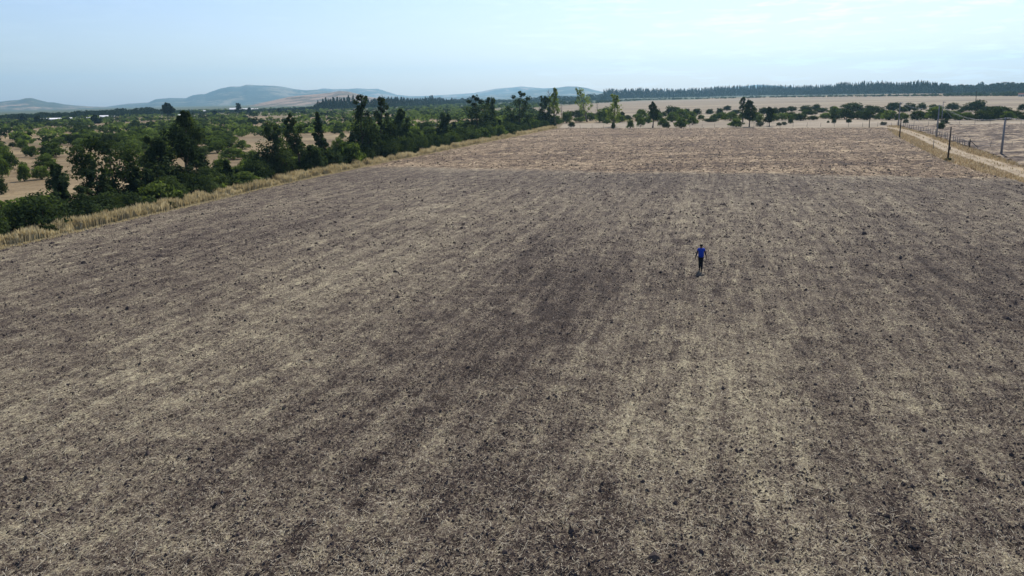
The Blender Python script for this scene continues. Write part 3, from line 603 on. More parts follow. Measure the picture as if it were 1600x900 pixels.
ROWR = [(1222, 187.5, 20, 9, 0), (1240, 187, 22, 9, 0), (1251, 188, 18, 9, 1), (1258, 179, 14, 7, 0), (1259, 174.5, 20, 8, 1), (1275, 172.5, 16, 9, 1), (1284, 175.5, 22, 8, 1), (1302, 171, 12, 5, 1), (1303, 180, 17, 10, 0), (1321, 186, 28, 14, 0),
        (1270, 187, 18, 6, 0), (1303, 187, 14, 9, 1), (1332, 175, 34, 11, 1), (1357, 173.5, 13, 10, 1), (1366, 178, 24, 10, 1), (1355, 187, 24, 11, 0), (1380, 178.5, 12, 6, 1), (1396, 172.5, 26, 10, 1), (1389, 187, 34, 14, 0), (1421, 173.5, 20, 10, 1),
        (1440, 171.5, 13, 9, 1), (1433, 187, 26, 11, 0), (1460, 174, 20, 8, 1), (1462, 187, 28, 15, 0), (1488, 171.5, 20, 8, 1), (1500, 187, 24, 8, 0), (1507, 173.5, 12, 7, 0), (1525, 173.5, 30, 12, 1), (1534, 188, 26, 13, 1), (1560, 186, 34, 16, 0),
        (1556, 172, 24, 6, 1), (1585, 184, 22, 10, 1), (1598, 172, 14, 8, 1), (1500, 176, 10, 5, 1), (1596, 187, 16, 8, 1), (1480, 181, 30, 8, 0)]
ROWR += [(1235, 183, 16, 7, 1), (1268, 179, 16, 6, 1), (1290, 185, 20, 8, 0), (1312, 176, 16, 6, 1), (1340, 186, 20, 9, 0), (1346, 179, 18, 7, 1), (1374, 186, 16, 9, 0), (1408, 187, 22, 10, 0), (1410, 175, 16, 7, 1),
         (1448, 186, 18, 10, 0), (1455, 181, 14, 6, 1), (1478, 187, 20, 12, 0), (1495, 181, 14, 6, 0), (1515, 187, 20, 9, 1), (1547, 187, 20, 10, 0), (1575, 187, 20, 12, 0), (1540, 175, 20, 7, 1), (1512, 182, 16, 6, 0)]
ROWR.sort(); ROWR = [(a, b, c, d_, 1 if (e or k_ % 2) else 0) for k_, (a, b, c, d_, e) in enumerate(ROWR)]
for i, (px, yb, w, h, d) in enumerate(ROWR):
    shrub(px, yb, w, h, '%s acacia from the left in the right band between far fence and stubble' % ordinal(i + 1), bool(d), group='acacias in the band right of the round tree')
# hedge undergrowth beneath the tall trees
hl = smooth_line([Vector((EDGE_L[1][0] - 11, EDGE_L[1][1] - 40))] + EL[1:], 3.3)
k = 0; cnt_ = {4.7: 0, 8.2: 0}
for i, p in enumerate(hl):
    D = p.length
    if i % (1 if D < 190 else 1): continue
    for off in (4.7, 8.2):
        if k > 190: break
        q_ = p + Vector((-off * .97 + srng.uniform(-1, 1), off * .25 + srng.uniform(-1.4, 1.4)))
        hh = srng.uniform(2.2, 3.9) * (1 if D > 130 else .85) * (1.1 if off < 7 else .95); ww = srng.uniform(2.2, 3.4)
        green = srng.random() < (.3 if off > 7 else .12)
        s = SH_G if green else SH_H; cnt_[off] += 1
        put_tree('hedge_bush', '%s green bush, %s from the left in the %s hedge row' % ('bright' if green else 'dark', ordinal(cnt_[off]), 'front' if off < 7 else 'back'), 'bush', s[srng.integers(len(s))],
                 (q_.x, q_.y, -.12), srng.uniform(0, 6.28), 'green hedge bushes' if green else 'dark hedge bushes', (ww, ww, hh)); k += 1
for i, (px, yb, w, h) in enumerate([(55, 374, 22, 16), (75, 366, 30, 14), (268, 326, 14, 12), (393, 295, 16, 12), (1482, 251, 13, 5)]):
    shrub(px, yb, w, h, ['dark bush breaking through the dry grass strip at the near left end', 'grey green bush leaning out of the dry grass, near left', 'small dark bush in the dry grass left of the dense headed gum',
          'small dark bush in the dry grass right of the conical cypress', 'little dark bush at the foot of the dark wooden pole'][i], True, name='bush')
# lesser trees that fill the hedge between the tall ones
HT = [make_tree(7.0, 4.6, .12, st_, 400 + i, M_EUC, 2200, .21, 1.1) for i, st_ in enumerate(['dome', 'column', 'cone', 'dome', 'column'])]
for i, (px, yb, yt, w) in enumerate([(130, 338, 288, 40), (158, 330, 262, 46), (215, 320, 258, 50), (240, 314, 252, 40), (283, 306, 258, 40), (312, 300, 250, 44), (337, 296, 262, 30), (374, 290, 262, 30), (412, 282, 236, 38), (448, 276, 232, 34),
        (487, 270, 226, 30), (520, 264, 236, 30), (552, 256, 205, 30), (584, 250, 196, 30), (612, 244, 196, 28), (580, 250, 180, 24), (640, 236, 208, 24), (655, 233, 206, 24), (675, 229, 204, 20), (704, 222, 198, 20), (730, 217, 190, 22),
        (756, 212, 178, 26), (782, 208, 186, 24), (800, 205, 178, 22), (828, 202, 178, 22), (843, 200, 180, 18), (861, 198, 178, 16)]):
    x, y = at(px, yb); D = math.hypot(x, y); h = z_at(px, yt, D); w_ = size(w, D) * 1.15
    put_tree('hedge_tree', '%s of the lesser dark trees filling the hedge, counted from the near left end' % (['first', 'second', 'third', 'fourth', 'fifth', 'sixth', 'seventh', 'eighth', 'ninth', 'tenth', 'eleventh', 'twelfth', 'thirteenth', 'fourteenth', 'fifteenth',
        'sixteenth', 'seventeenth', 'eighteenth', 'nineteenth', 'twentieth', 'twenty-first', 'twenty-second', 'twenty-third', 'twenty-fourth', 'twenty-fifth', 'twenty-sixth', 'twenty-seventh'][i]), 'tree', HT[i % 5], (x, y, -.12), i * 1.7, 'lesser trees in the hedge', (w_ / 4.6, w_ / 4.6, h / 7.0))
# scattered acacias on the left plain: nearest as things, the rest as one mass
cand = []
prng = np.random.default_rng(77)
for _ in range(60000):
    D = 170 * (1600 / 170) ** prng.random(); a = prng.uniform(-.66, .06); x, y = D * math.sin(a), D * math.cos(a); cand.append((x, y, D, prng.random(), prng.uniform(1.6, 3.6)))
C_ = np.array(cand)
den = fbm(C_[:, 0] / 60, C_[:, 1] / 60, 3, 33); dd = C_[:, 2]
pr = np.clip((den - .5) * 7 + np.interp(dd, [170, 260, 330, 480, 900, 1600], [.0, .03, .22, .38, .5, .62]), 0, 1)
C_ = C_[C_[:, 3] < pr * .5 + .02]
ex = np.array(EDGE_L); lim = np.interp(C_[:, 1], ex[:, 1], ex[:, 0], right=60) - 14
lim = np.where(C_[:, 1] > 316, 10 + (C_[:, 1] - 316) * .105, lim)
C_ = C_[C_[:, 0] < lim]
C_ = C_[~inside(C_[:, :2], stub)]
# keep the open dry patches of the photograph open
for poly in ([(0, 245), (110, 245), (150, 300), (0, 330)], [(0, 226), (60, 224), (130, 228), (250, 246), (240, 300), (0, 320)], [(345, 214), (560, 207), (560, 240), (420, 262), (380, 250)], [(385, 184), (470, 182), (470, 188), (385, 190)],
             [(550, 182), (620, 180), (610, 187), (550, 188)], [(640, 190), (760, 186), (760, 194), (640, 198)]):
    C_ = C_[~inside(C_[:, :2], PX(poly))]
cell = {}; out = []
for c in C_[np.argsort(C_[:, 2])]:
    mind = 3.4 + c[2] * .006; kx, ky = int(c[0] // 8), int(c[1] // 8)
    if any((c[0] - o_[0]) ** 2 + (c[1] - o_[1]) ** 2 < mind ** 2 for i in (-2, -1, 0, 1, 2) for j in (-2, -1, 0, 1, 2) for o_ in cell.get((kx + i, ky + j), [])): continue
    cell.setdefault((kx, ky), []).append(c); out.append(c)
out = np.array(out); print('scrub', len(out))
NIND = 190
for x, y, D, r1, rad in out[:NIND]:
    dk = prng.random() < .4; s = SH_D if dk else SH_G
    w = rad * 1.15; h = rad * prng.uniform(.75, 1.15)
    put_tree('acacia_shrub', '%s low acacia on the %s plain seen beyond %s' % ('dark' if dk else 'light green', 'nearer' if D < 330 else 'middle' if D < 420 else 'farther', mark(x, y)), 'shrub', s[prng.integers(len(s))], (x, y, -.12),
             prng.uniform(0, 6.28), 'dark acacias of the left plain' if dk else 'light green acacias of the left plain', (w, w, h))
def blob_clump(rest, name, label, mats, sets, sc=(1.25, .95)):
    # every remaining bush is a small leaf cloud in one joined mesh
    Vs, Qs, As, n0, mi = [], [], [], 0, []
    r = np.random.default_rng(3)
    protos = []
    for me in sets:
        v = np.empty(len(me.vertices) * 3, np.float32); me.vertices.foreach_get('co', v); l = np.empty(len(me.loops), np.int32); me.loops.foreach_get('vertex_index', l)
        a = np.empty(len(me.vertices), np.float32); me.attributes['tone'].data.foreach_get('value', a); protos.append((v.reshape(-1, 3), l.reshape(-1, 4), a))
    for x, y, D, r1, rad in rest:
        v, q, a = protos[r.integers(len(protos))]; an = r.uniform(0, 6.28); c, s = math.cos(an), math.sin(an); w = rad * sc[0]; h = rad * r.uniform(.7, 1.2) * sc[1]
        Vs.append(np.c_[(v[:, 0] * c - v[:, 1] * s) * w + x, (v[:, 0] * s + v[:, 1] * c) * w + y, v[:, 2] * h - .12]); Qs.append(q + n0); n0 += len(v); As.append(np.clip(a + r.normal(0, .15), 0, 1))
    link(name, np_mesh(name, np.vstack(Vs), np.vstack(Qs), mats, None, {'tone': np.concatenate(As)}), kind='stuff', label=label, category='scrub')
rest = out[NIND:]; sel = prng.random(len(rest)) < .45
tiny_g = [make_shrub(300 + i, M_SHRUB, 66, .22, nc=10, skirt=.2)[1] for i in range(4)]; tiny_d = [make_shrub(320 + i, M_DSHRUB, 66, .22, nc=10, skirt=.2)[1] for i in range(4)]
blob_clump(rest[~sel][:2600], 'far_green_scrub', 'green acacia scrub covering the far left plain', M_SHRUB, tiny_g)
blob_clump(rest[sel][:2600], 'far_dark_scrub', 'darker scrub patches covering the far left plain', M_DSHRUB, tiny_d)
# thin dark scrub line at the foot of the right-hand plantation
fl = []
for _ in range(460):
    px = prng.uniform(930, 1640); y0 = np.interp(px, [930, 1000, 1200, 1400, 1640], [161, 156.8, 152.6, 150.6, 150.0]); x, y = at(px, y0 - prng.uniform(0, 1.0)); fl.append((x, y, 0, 0, prng.uniform(1.8, 3.5)))
for _ in range(260):
    px = prng.uniform(800, 960); y0 = np.interp(px, [800, 960], [168, 160]) - prng.uniform(0, 7); x, y = at(px, y0); fl.append((x, y, 0, 0, prng.uniform(2.5, 4.5)))
for _ in range(200):
    px = prng.uniform(1480, 1660); x, y = at(px, 149.6 - prng.uniform(0, 4)); fl.append((x, y, 0, 0, prng.uniform(2.5, 5)))
blob_clump(fl, 'field_edge_scrub', 'thin dark line of scrub between the pale stubble and the forest', M_DSHRUB, tiny_d)

# ------------------------------------------------------------------ far woods
def wood_protos(seed, tall=True):
    out_ = []; r = np.random.default_rng(seed)
    for k in range(6):
        mb = MB(); n = 66; t = r.random(n) ** .8; rad = (.5 * (1 - t ** (1.25 if tall else 3)) + .02) * r.uniform(.4, 1, n); a = r.uniform(0, 6.28, n)
        if not tall: rad = .5 * np.sqrt(np.clip(1 - (2 * t - 1) ** 2, 0, 1)) * r.uniform(.5, 1, n)
        P = np.c_[np.cos(a) * rad, np.sin(a) * rad, .12 + .86 * t]; L0 = mb
        mb.leaves(P, .1, r, .5, np.clip(r.normal(.5, .2, n), 0, 1)); V = mb.v[0]; V[:, 2] = np.clip(V[:, 2], 0, 1.04)
        out_.append((V, mb.q[0], mb.a[0]))
    return out_
PR_P, PR_R = wood_protos(1), wood_protos(2, False)
def wood(name, label, pts, mat, seed, pset):
    r = np.random.default_rng(seed); Vs, Qs, As, n0 = [], [], [], 0
    for x, y, h, w in pts:
        v, q, a = pset[r.integers(6)]; an = r.uniform(0, 6.28); c, s = math.cos(an), math.sin(an)
        Vs.append(np.c_[(v[:, 0] * c - v[:, 1] * s) * w + x, (v[:, 0] * s + v[:, 1] * c) * w + y, v[:, 2] * h - .12]); Qs.append(q + n0); n0 += len(v); As.append(np.clip(a + r.normal(0, .1), 0, 1))
    return link(name, np_mesh(name, np.vstack(Vs), np.vstack(Qs), mat, None, {'tone': np.concatenate(As)}), kind='stuff', label=label, category='forest')
def wood_line(prof_b, prof_t, x0, x1, n, depth, w, seed, hvar=.12):
    """prof_b / prof_t: photo base line and tree top line; trees stand in a belt 'depth' metres deep behind the base line"""
    r = np.random.default_rng(seed); out_ = []
    for i in range(n):
        px = x0 + (x1 - x0) * (i + r.random()) / n; yb = np.interp(px, *zip(*prof_b)); yt = np.interp(px, *zip(*prof_t))
        x, y = at(px, yb); D = math.hypot(x, y); h = max(3, z_at(px, yt, D)); e = r.random() ** 1.5 * depth
        out_.append((x * (1 + e / D), y * (1 + e / D), h * r.uniform(1 - 1.6 * hvar, 1 + hvar * .5), w * r.uniform(.7, 1.2)))
    return out_
BR = [(940, 156.5), (1000, 154.8), (1200, 150.5), (1400, 148.3), (1490, 147.8)]
TR = [(941, 141.5), (950, 139), (970, 140), (985, 138), (1060, 139.5), (1100, 137.5), (1130, 134.5), (1200, 133), (1250, 134), (1300, 132.5), (1315, 129), (1350, 128), (1376, 127), (1400, 130), (1420, 128.5), (1433, 126), (1450, 128), (1480, 131.5), (1487, 135)]
pts = wood_line(BR, TR, 943, 1488, 1900, 160, 6, 4, .22)
wood('pine_plantation', 'long dark blue green pine forest along the right horizon', pts, M_PINE, 5, PR_P)
BR2 = [(1484, 146.5), (1640, 146)]; TR2 = [(1484, 134), (1500, 132), (1515, 133), (1525, 133), (1531, 128), (1537, 132), (1545, 131), (1560, 130), (1575, 128.5), (1590, 130), (1640, 130)]
wood('far_grove', 'paler broad grove behind the right end of the pine forest', wood_line(BR2, TR2, 1484, 1640, 220, 150, 13, 6, .18), M_PINE, 7, PR_R)
BL = [(455, 175), (490, 173), (600, 169.5), (700, 164.5), (710, 164)]
TL = [(455, 170), (490, 166), (497, 160), (515, 155), (530, 154), (545, 153), (560, 158), (600, 152), (620, 152), (640, 154), (660, 154), (675, 150), (690, 153), (706, 156)]
pts = wood_line(BL, TL, 456, 708, 460, 110, 6, 8, .24)
wood('conifer_wood', 'dark blue green wood in front of the brown hill', pts, M_PINE, 9, PR_P)
pr_me = []
for k in range(4):
    v, q, a = PR_P[k]; mb = MB(); mb.leaves(v[::4] + np.array([0, 0, 0]), .07, np.random.default_rng(k), .6, a[::4]); mb.add(v, q, None, a); tb = MB(); tb.tube([(0, 0, -.01), (0, 0, .9)], [.03, .006], 5)
    pr_me.append((tb.mesh('trunk', M_DBARK, True, False), mb.mesh('crown', M_PINE)))
for i, (px, yt) in enumerate([(498, 157), (506, 155), (510, 152.3), (517, 155.5), (522, 152), (528, 152.5), (535, 155), (539, 153), (546, 149), (553, 148.5), (665, 151), (676, 149), (688, 152), (706, 153)]):
    yb = float(np.interp(px, *zip(*BL))) + .4; x, y = at(px, yb); D = math.hypot(x, y); h = z_at(px, yt, D)
    w = size(8 + (i % 3), D)
    put_tree('pine_tree', '%s pointed pine from the left at the front of the wood before the brown hill' % ordinal(i + 1), 'pine', pr_me[i % 4], (x, y, -.12), i * 1.3, 'pointed pines at the front of the wood', (w, w, h))
LBb = [(0, 187.5), (100, 185.5), (200, 182), (300, 178.5), (400, 175.5), (470, 173.5)]
LBt = [(0, 181), (15, 180), (35, 178), (50, 180), (65, 176), (85, 177), (100, 177), (120, 174), (150, 173), (170, 173), (192, 169), (200, 172), (220, 169), (232, 168), (250, 172), (300, 173), (350, 172), (400, 172), (450, 170)]
wood('far_poplar_belt', 'hazy belt of poplars and groves across the left horizon', wood_line(LBb, LBt, -40, 300, 420, 160, 9, 12, .25), M_PINE, 13, PR_R)
wood('far_low_trees', 'low distant trees at the foot of the blue mountain', wood_line([(300, 178.5), (480, 173)], [(300, 174.5), (400, 171), (480, 169)], 290, 480, 160, 200, 10, 14, .2), M_PINE, 15, PR_R)
wood('valley_trees', 'hazy trees below the far blue ridge in the middle', wood_line([(700, 164.5), (800, 161), (945, 158)], [(700, 157), (730, 152), (760, 155), (800, 156), (870, 149), (900, 151), (920, 147), (945, 146)], 700, 945, 240, 300, 12, 16, .3), M_PINE, 17, PR_R)

# ------------------------------------------------------------------ hills
def hill_mat(name, dry, green, k=.5, sc=.004):
    m, t, b = new_mat(name); p = N(t, 'ShaderNodeNewGeometry').outputs['Position']
    n = noise(t, p, sc, 7, .68, .4); n2 = noise(t, p, sc * 9, 4, .7)
    f = math_(t, 'ADD', math_(t, 'MULTIPLY', n, .7), math_(t, 'MULTIPLY', n2, .3))
    t.links.new(ramp(t, f, [(k - .03, green), (k + .03, dry)]), b.inputs['Base Color']); return m
M_HG = hill_mat('wooded_hill', (0.19, 0.165, 0.105), (0.03, 0.045, 0.028), .54)
M_HM = hill_mat('mixed_hill', (0.31, 0.23, 0.16), (0.05, 0.065, 0.04), .54)
M_HB = hill_mat('dry_hill', (0.27, 0.19, 0.135), (0.08, 0.075, 0.05), .48, .009)
def hill(name, prof, D, depth, mat, seed, rough=.35, x0=None, x1=None):
    xs = np.array([p[0] for p in prof], float); ys = np.array([p[1] for p in prof], float); n = max(60, int((xs[-1] - xs[0]) / 2.0)); X_ = np.linspace(xs[0], xs[-1], n); M_ = 46; V = []
    s = np.linspace(-1, 1, M_)
    for px in X_:
        yy = float(np.interp(px, xs, ys)); d = ray(px, yy); hd = Vector((d.x, d.y)).normalized()
        h = z_at(px, yy, D)
        rr_ = D + s * depth; X1, Y1 = hd.x * rr_, hd.y * rr_
        base = np.clip(1 - np.abs(s) ** 1.25, 0, 1)
        nz_ = fbm(X1 / (depth * .28), Y1 / (depth * .28), 6, seed, .55) - .5
        z = h * base * (1 + rough * 2.2 * nz_ * np.clip(np.abs(s) * 3.5, 0, 1)) ; z = np.minimum(z, h * (rr_ / D) * .985 - (CAM_H * (rr_ / D - 1)) * 0) ; z[M_ // 2] = h; z = np.where(base <= 0, -8, z)
        V += list(np.c_[X1, Y1, z - (1 - base) * 6])
    i = np.arange(n * M_).reshape(n, M_); q = np.stack([i[:-1, :-1], i[1:, :-1], i[1:, 1:], i[:-1, 1:]], -1).reshape(-1, 4)
    return link(name, np_mesh(name, np.array(V), q, mat, None, None, True), kind='structure')
hill('hills_left', [(-260, 168), (-120, 158), (-40, 161), (0, 159), (15, 157), (30, 156), (40, 153.2), (50, 153), (60, 156), (75, 159.5), (85, 160), (100, 163), (120, 165), (145, 166.5), (165, 167), (220, 169), (300, 168)], 6200, 1500, M_HM, 3)
hill('mountain', [(100, 169), (165, 167), (200, 162), (232, 160), (243, 155), (265, 153), (290, 153.5), (300, 149), (312, 147), (320, 147), (330, 143), (345, 138), (360, 135), (375, 135), (385, 132), (400, 133), (430, 134), (445, 136), (460, 139),
     (478, 141), (495, 140), (520, 143), (560, 150), (600, 154), (660, 158), (700, 160)], 8000, 1900, M_HG, 5)
hill('far_ridge', [(440, 152), (470, 143), (495, 140), (505, 138), (520, 139), (540, 139), (560, 138), (575, 139), (590, 138.5), (605, 143), (620, 148), (640, 150), (660, 150), (700, 148), (740, 145.5), (775, 138.5), (800, 136.5), (815, 135), (830, 136.5),
     (850, 138), (870, 137), (900, 141), (950, 147), (1010, 149)], 9600, 1200, M_HM, 8)
hill('middle_ridge', [(560, 156), (600, 151), (640, 152), (680, 152), (720, 151.5), (760, 149), (790, 147), (810, 143.5), (830, 141), (860, 139), (870, 137), (885, 135), (900, 135), (915, 137), (930, 141), (945, 144), (960, 146.5), (1000, 147.5), (1040, 147)], 7600, 1300, M_HG, 12)
hill('brown_hill', [(330, 173), (370, 170), (400, 162.5), (430, 156), (450, 151.5), (475, 148.5), (500, 146.5), (520, 144), (530, 142), (545, 143), (560, 147), (580, 152), (620, 156), (680, 159), (740, 161)], 3300, 700, M_HB, 15, .3)
hill('pale_far_peak', [(1120, 140), (1150, 136), (1170, 133.6), (1185, 132), (1200, 133), (1215, 134), (1240, 136.5), (1300, 142)], 10300, 700, M_HG, 19)

# ------------------------------------------------------------------ sheds and houses
def house(px, yb, wpx, hpx, label, roofm, name='farm_shed', cat='shed', gable=.35, dep=8.0):
    x, y = at(px, yb); D = math.hypot(x, y); L = size(wpx, D); h = size(hpx, D); o = thing(name, label, cat, (x, y, -.12), -math.atan2(x, y))
    w = MB(); w.box((0, 0, h * .3), (L * .97, dep * .95, h * .6)); link('wall', w.mesh('wall', M_WALL, attr=False), o)
    a = h * .6; e = h; X_ = L / 2; Yd = dep / 2; V = [(-X_, -Yd, a), (X_, -Yd, a), (X_, Yd, a), (-X_, Yd, a), (-X_, 0, e), (X_, 0, e)]
    rb = MB(); rb.add(V, [(0, 1, 5, 4), (3, 4, 5, 2), (0, 3, 2, 1)], [(1, 2, 5), (0, 4, 3)]); link('roof', rb.mesh('roof', roofm, attr=False), o)
    for s in (-.25, .25):
        b = MB(); b.box((L * s, -dep * .475 - .01, h * .32), (L * .12, .06, h * .22)); link('window', b.mesh('window', M_GLASS, attr=False), o)
    b = MB(); b.box((0, -dep * .475 - .012, h * .22), (min(1.2, L * .2), .06, h * .43)); link('door', b.mesh('door', M_POST, attr=False), o)
house(111, 187.6, 72, 3.6, 'long low white greenhouse roof on the far left plain', M_WHITE, 'greenhouse', 'greenhouse', dep=16)
house(163, 185.2, 11, 4.5, 'white shed just right of the long greenhouse', M_WHITE); house(177, 183.8, 5, 3, 'tiny white hut right of the white shed', M_WHITE, 'farm_hut', 'hut', dep=4)
house(250, 178.8, 6, 3.2, 'small white hut left of the umbrella pine', M_WHITE, 'farm_hut', 'hut', dep=5); house(283, 182.5, 8, 3.5, 'small bright shed right of the umbrella pine', M_WHITE)
house(318, 175.5, 7, 3, 'small white hut behind the dense headed gum', M_WHITE, 'farm_hut', 'hut', dep=5)
house(364, 174, 9, 5, 'white shed left of the dark pointed tree', M_WHITE); house(382, 172.6, 14, 3, 'long white shed between the two dark trees', M_WHITE); house(398, 173, 10, 3.4, 'white shed right of the round dark tree', M_WHITE)
house(1596, 150.6, 8, 4.4, 'tiny white shed with a dark roof at the far right edge of the stubble', M_ROOF, 'farm_hut', 'hut', dep=5)
house(737, 160.5, 5, 7, 'narrow white building below the far ridge, left of the tall dark pair', M_WHITE, 'farm_building', 'building', dep=6)

# ------------------------------------------------------------------ poles, wires and fences
def pole_px(px, yb, yt, tx, label, r=.13, mat=None, arm=True, name='utility_pole'):
    x, y = at(px, yb); D = math.hypot(x, y); h = z_at(tx, yt, D)
    o = thing(name, label, 'pole', (x, y, -.12)); mb = MB(); mb.tube([(0, 0, -.3), (0, 0, h * .5), (0, 0, h)], [r * 1.25, r * 1.05, r * .75], 8); link('shaft', mb.mesh('shaft', mat or M_CONC, True, False), o)
    if arm:
        b = MB(); b.box((.35, 0, h - .25), (1.0, .09, .1)); link('crossarm', b.mesh('crossarm', M_DWOOD, attr=False), o)
        for s in (0, .4, .8):
            b = MB(); b.tube([(s, 0, h - .2), (s, 0, h - .1), (s, 0, h + .02)], [.03, .06, .03], 6); link('insulator', b.mesh('insulator', M_WHITE, True, False), o)
    return Vector((x, y, h - .1))
pA = pole_px(1564, 243.5, 183, 1568, 'nearest grey utility pole, standing right of the dirt road at the right edge', .16)
pB = pole_px(1463, 214.5, 163, 1466, 'grey utility pole by the roadside fence, second nearest', .15)
pC = pole_px(1403.5, 197, 159, 1407, 'grey utility pole where the dirt road meets the far fence', .15)
pD = pole_px(1471, 191, 158, 1474, 'far grey pole with a short arm, just right of the second pole', .11)
pE = pole_px(1523, 172, 141, 1523.5, 'farthest thin pole rising above the big dark shrub and the stubble', .14, M_DWOOD, False)
pF = pole_px(1481, 249, 197, 1484, 'dark wooden pole with a knob, nearest on the field side of the road', .12, M_DWOOD, False, 'wooden_pole')
pG = pole_px(1405.5, 214.5, 184.5, 1408, 'short dark wooden pole on the left verge near the far end of the road', .13, M_DWOOD, False, 'wooden_pole')
pH = pole_px(1358, 199, 178, 1359.5, 'dark post at the far right corner of the tilled field', .11, M_DWOOD, False, 'wooden_pole')
pI = pole_px(1458, 232.5, 217.5, 1458.5, 'thin short stake on the field side of the road', .06, M_POST, False, 'stake')
x_, y_ = at(1481, 249)
kn = MB(); kn.box((0, -.16, 1.9), (.3, .22, .5)); o_ = [o for o in COL.objects if o.get('label', '').startswith('dark wooden pole with a knob')][0]; link('knob', kn.mesh('knob', M_DWOOD, attr=False), o_)
def wire(a, b, sag, label, r=.013):
    mb = MB(); pts = []
    for i in range(17):
        t = i / 16; p = a.lerp(b, t); pts.append((p.x, p.y, p.z - sag * 4 * t * (1 - t)))
    mb.tube(pts, r, 4, False); link('power_wire', mb.mesh('power_wire', M_WIRE, True, False), label=label, category='wire')
off = Vector((60, -75, 0)) * .5
for dx in (0, .4): 
    v = Vector((dx, 0, 0))
    wire(pC + v, pB + v, 1.3, ('left' if dx == 0 else 'right') + ' wire sagging between the fence end pole and the second pole')
    wire(pB + v, pA + v, 1.5, ('left' if dx == 0 else 'right') + ' wire sagging from the second pole to the nearest pole')
    wire(pA + v, pA + v + Vector((18, -62, 0)), 1.6, ('left' if dx == 0 else 'right') + ' wire running out of the frame from the nearest pole')
def stay(p, d, label):
    mb = MB(); mb.tube([tuple(p), (p.x + d[0], p.y + d[1], 0)], .02, 4, False); link('stay_wire', mb.mesh('stay_wire', M_WIRE, True, False), label=label, category='wire')
stay(pB, (7.5, -1), 'straight stay wire slanting down right from the second pole')
stay(pC, (7, -1), 'straight stay wire slanting down right from the fence end pole')
frng = np.random.default_rng(9)
def fence(P, step, h, label, r=.05, mat=None, wires=(.35, .7, 1.0), group=None):
    P = [Vector(p) for p in P]; cum = [0]
    for i in range(len(P) - 1): cum.append(cum[-1] + (P[i + 1] - P[i]).length)
    n = int(cum[-1] / step); o = thing('wire_fence', label, 'fence', (P[0].x, P[0].y, -.1), 0, group)
    mb = MB(); mb.tube([(0, 0, -.2), (0, 0, h)], [r, r * .85], 5); me = mb.mesh('post', mat or M_POST, True, False); tops = []
    for k_ in range(n + 1):
        s = k_ * step; j = max(i for i in range(len(cum) - 1) if cum[i] <= s + 1e-6); p = P[j].lerp(P[j + 1], min(1, (s - cum[j]) / (cum[j + 1] - cum[j])))
        q_ = p - P[0]; c = link('post', me, o, (q_.x + frng.normal(0, .06), q_.y + frng.normal(0, .06), 0)); c.rotation_euler = (frng.normal(0, .035), frng.normal(0, .035), 0); c.scale.z = frng.uniform(.88, 1.1); tops.append(q_)
    for w_ in wires:
        mb = MB(); mb.tube([(q_.x, q_.y, h * w_ * .95) for q_ in tops], .012, 3, False); link('wire', mb.mesh('wire', M_WIRE, True, False), o)
fence([at(1402, 196.3), at(1448, 207), at(1471, 214.2), at(1495, 223.5), at(1513, 231)], 3.4, 1.35, 'wire fence with closely set wooden posts along the right side of the dirt road', .07)
fence([at(870, 201), at(1000, 199.5), at(1200, 197.5), at(1358, 197.5), at(1400, 196.8)], 4.2, 1.3, 'long thin wire fence along the far end of the tilled field', .05)
fence([at(1404, 196.5), at(1500, 195), at(1600, 193.5), at(1720, 192)], 4.4, 1.5, 'wire fence along the far side of the side field at right', .05)
fence([at(1513, 231), at(1600, 229.5), at(1720, 227)], 4.0, 1.35, 'wire fence running right from the braced corner post', .05)
x, y = at(1514.5, 231.5); o = thing('corner_post', 'thick corner fence post with a slanting wooden brace', 'post', (x, y, -.1)); mb = MB(); mb.tube([(0, 0, -.2), (0, 0, 1.75)], [.13, .11], 8); link('post', mb.mesh('post', M_DWOOD, True, False), o)
mb = MB(); mb.tube([(0, 0, 1.5), (1.7, -.2, .05)], [.06, .06], 6); link('brace', mb.mesh('brace', M_DWOOD, True, False), o)

# ------------------------------------------------------------------ person
M_SKIN = plain('skin', (0.16, 0.09, 0.06), (0.13, 0.07, 0.05), 8, .6, bump=0)
M_BLUE = plain('blue_cloth', (0.022, 0.07, 0.46), (0.014, 0.045, 0.32), 5, .8)
M_NAVY = plain('navy_cloth', (0.02, 0.025, 0.05), (0.014, 0.017, 0.035), 5, .8)
M_TRO = plain('dark_trousers', (0.018, 0.018, 0.024), (0.012, 0.012, 0.016), 5, .8)
M_HAIR = plain('dark_hair', (0.012, 0.01, 0.009), (0.02, 0.016, 0.014), 30, .5)
def skin_obj(name, nodes, edges, mat, parent, sub=2, root=0):
    me = bpy.data.meshes.new(name); me.from_pydata([n[:3] for n in nodes], edges, []); me.update()
    me.materials.append(mat); o = link(name, me, parent); m = o.modifiers.new('skin', 'SKIN'); m.use_smooth_shade = True
    for i, n in enumerate(nodes):
        v = me.skin_vertices[0].data[i]; v.radius = n[3] if hasattr(n[3], '__len__') else (n[3], n[3]); v.use_root = (i == root)
    s = o.modifiers.new('sub', 'SUBSURF'); s.levels = sub; s.render_levels = sub
    return o
px_, py_ = at(1094.5, 424.5); PZ = float(field_z(np.array([px_]), np.array([py_]), np.array([0.]))[0]) + .01
man = thing('person', 'person in a blue top and dark trousers walking across the tilled field', 'person', (px_, py_, PZ), -math.atan2(px_, py_) + .1)
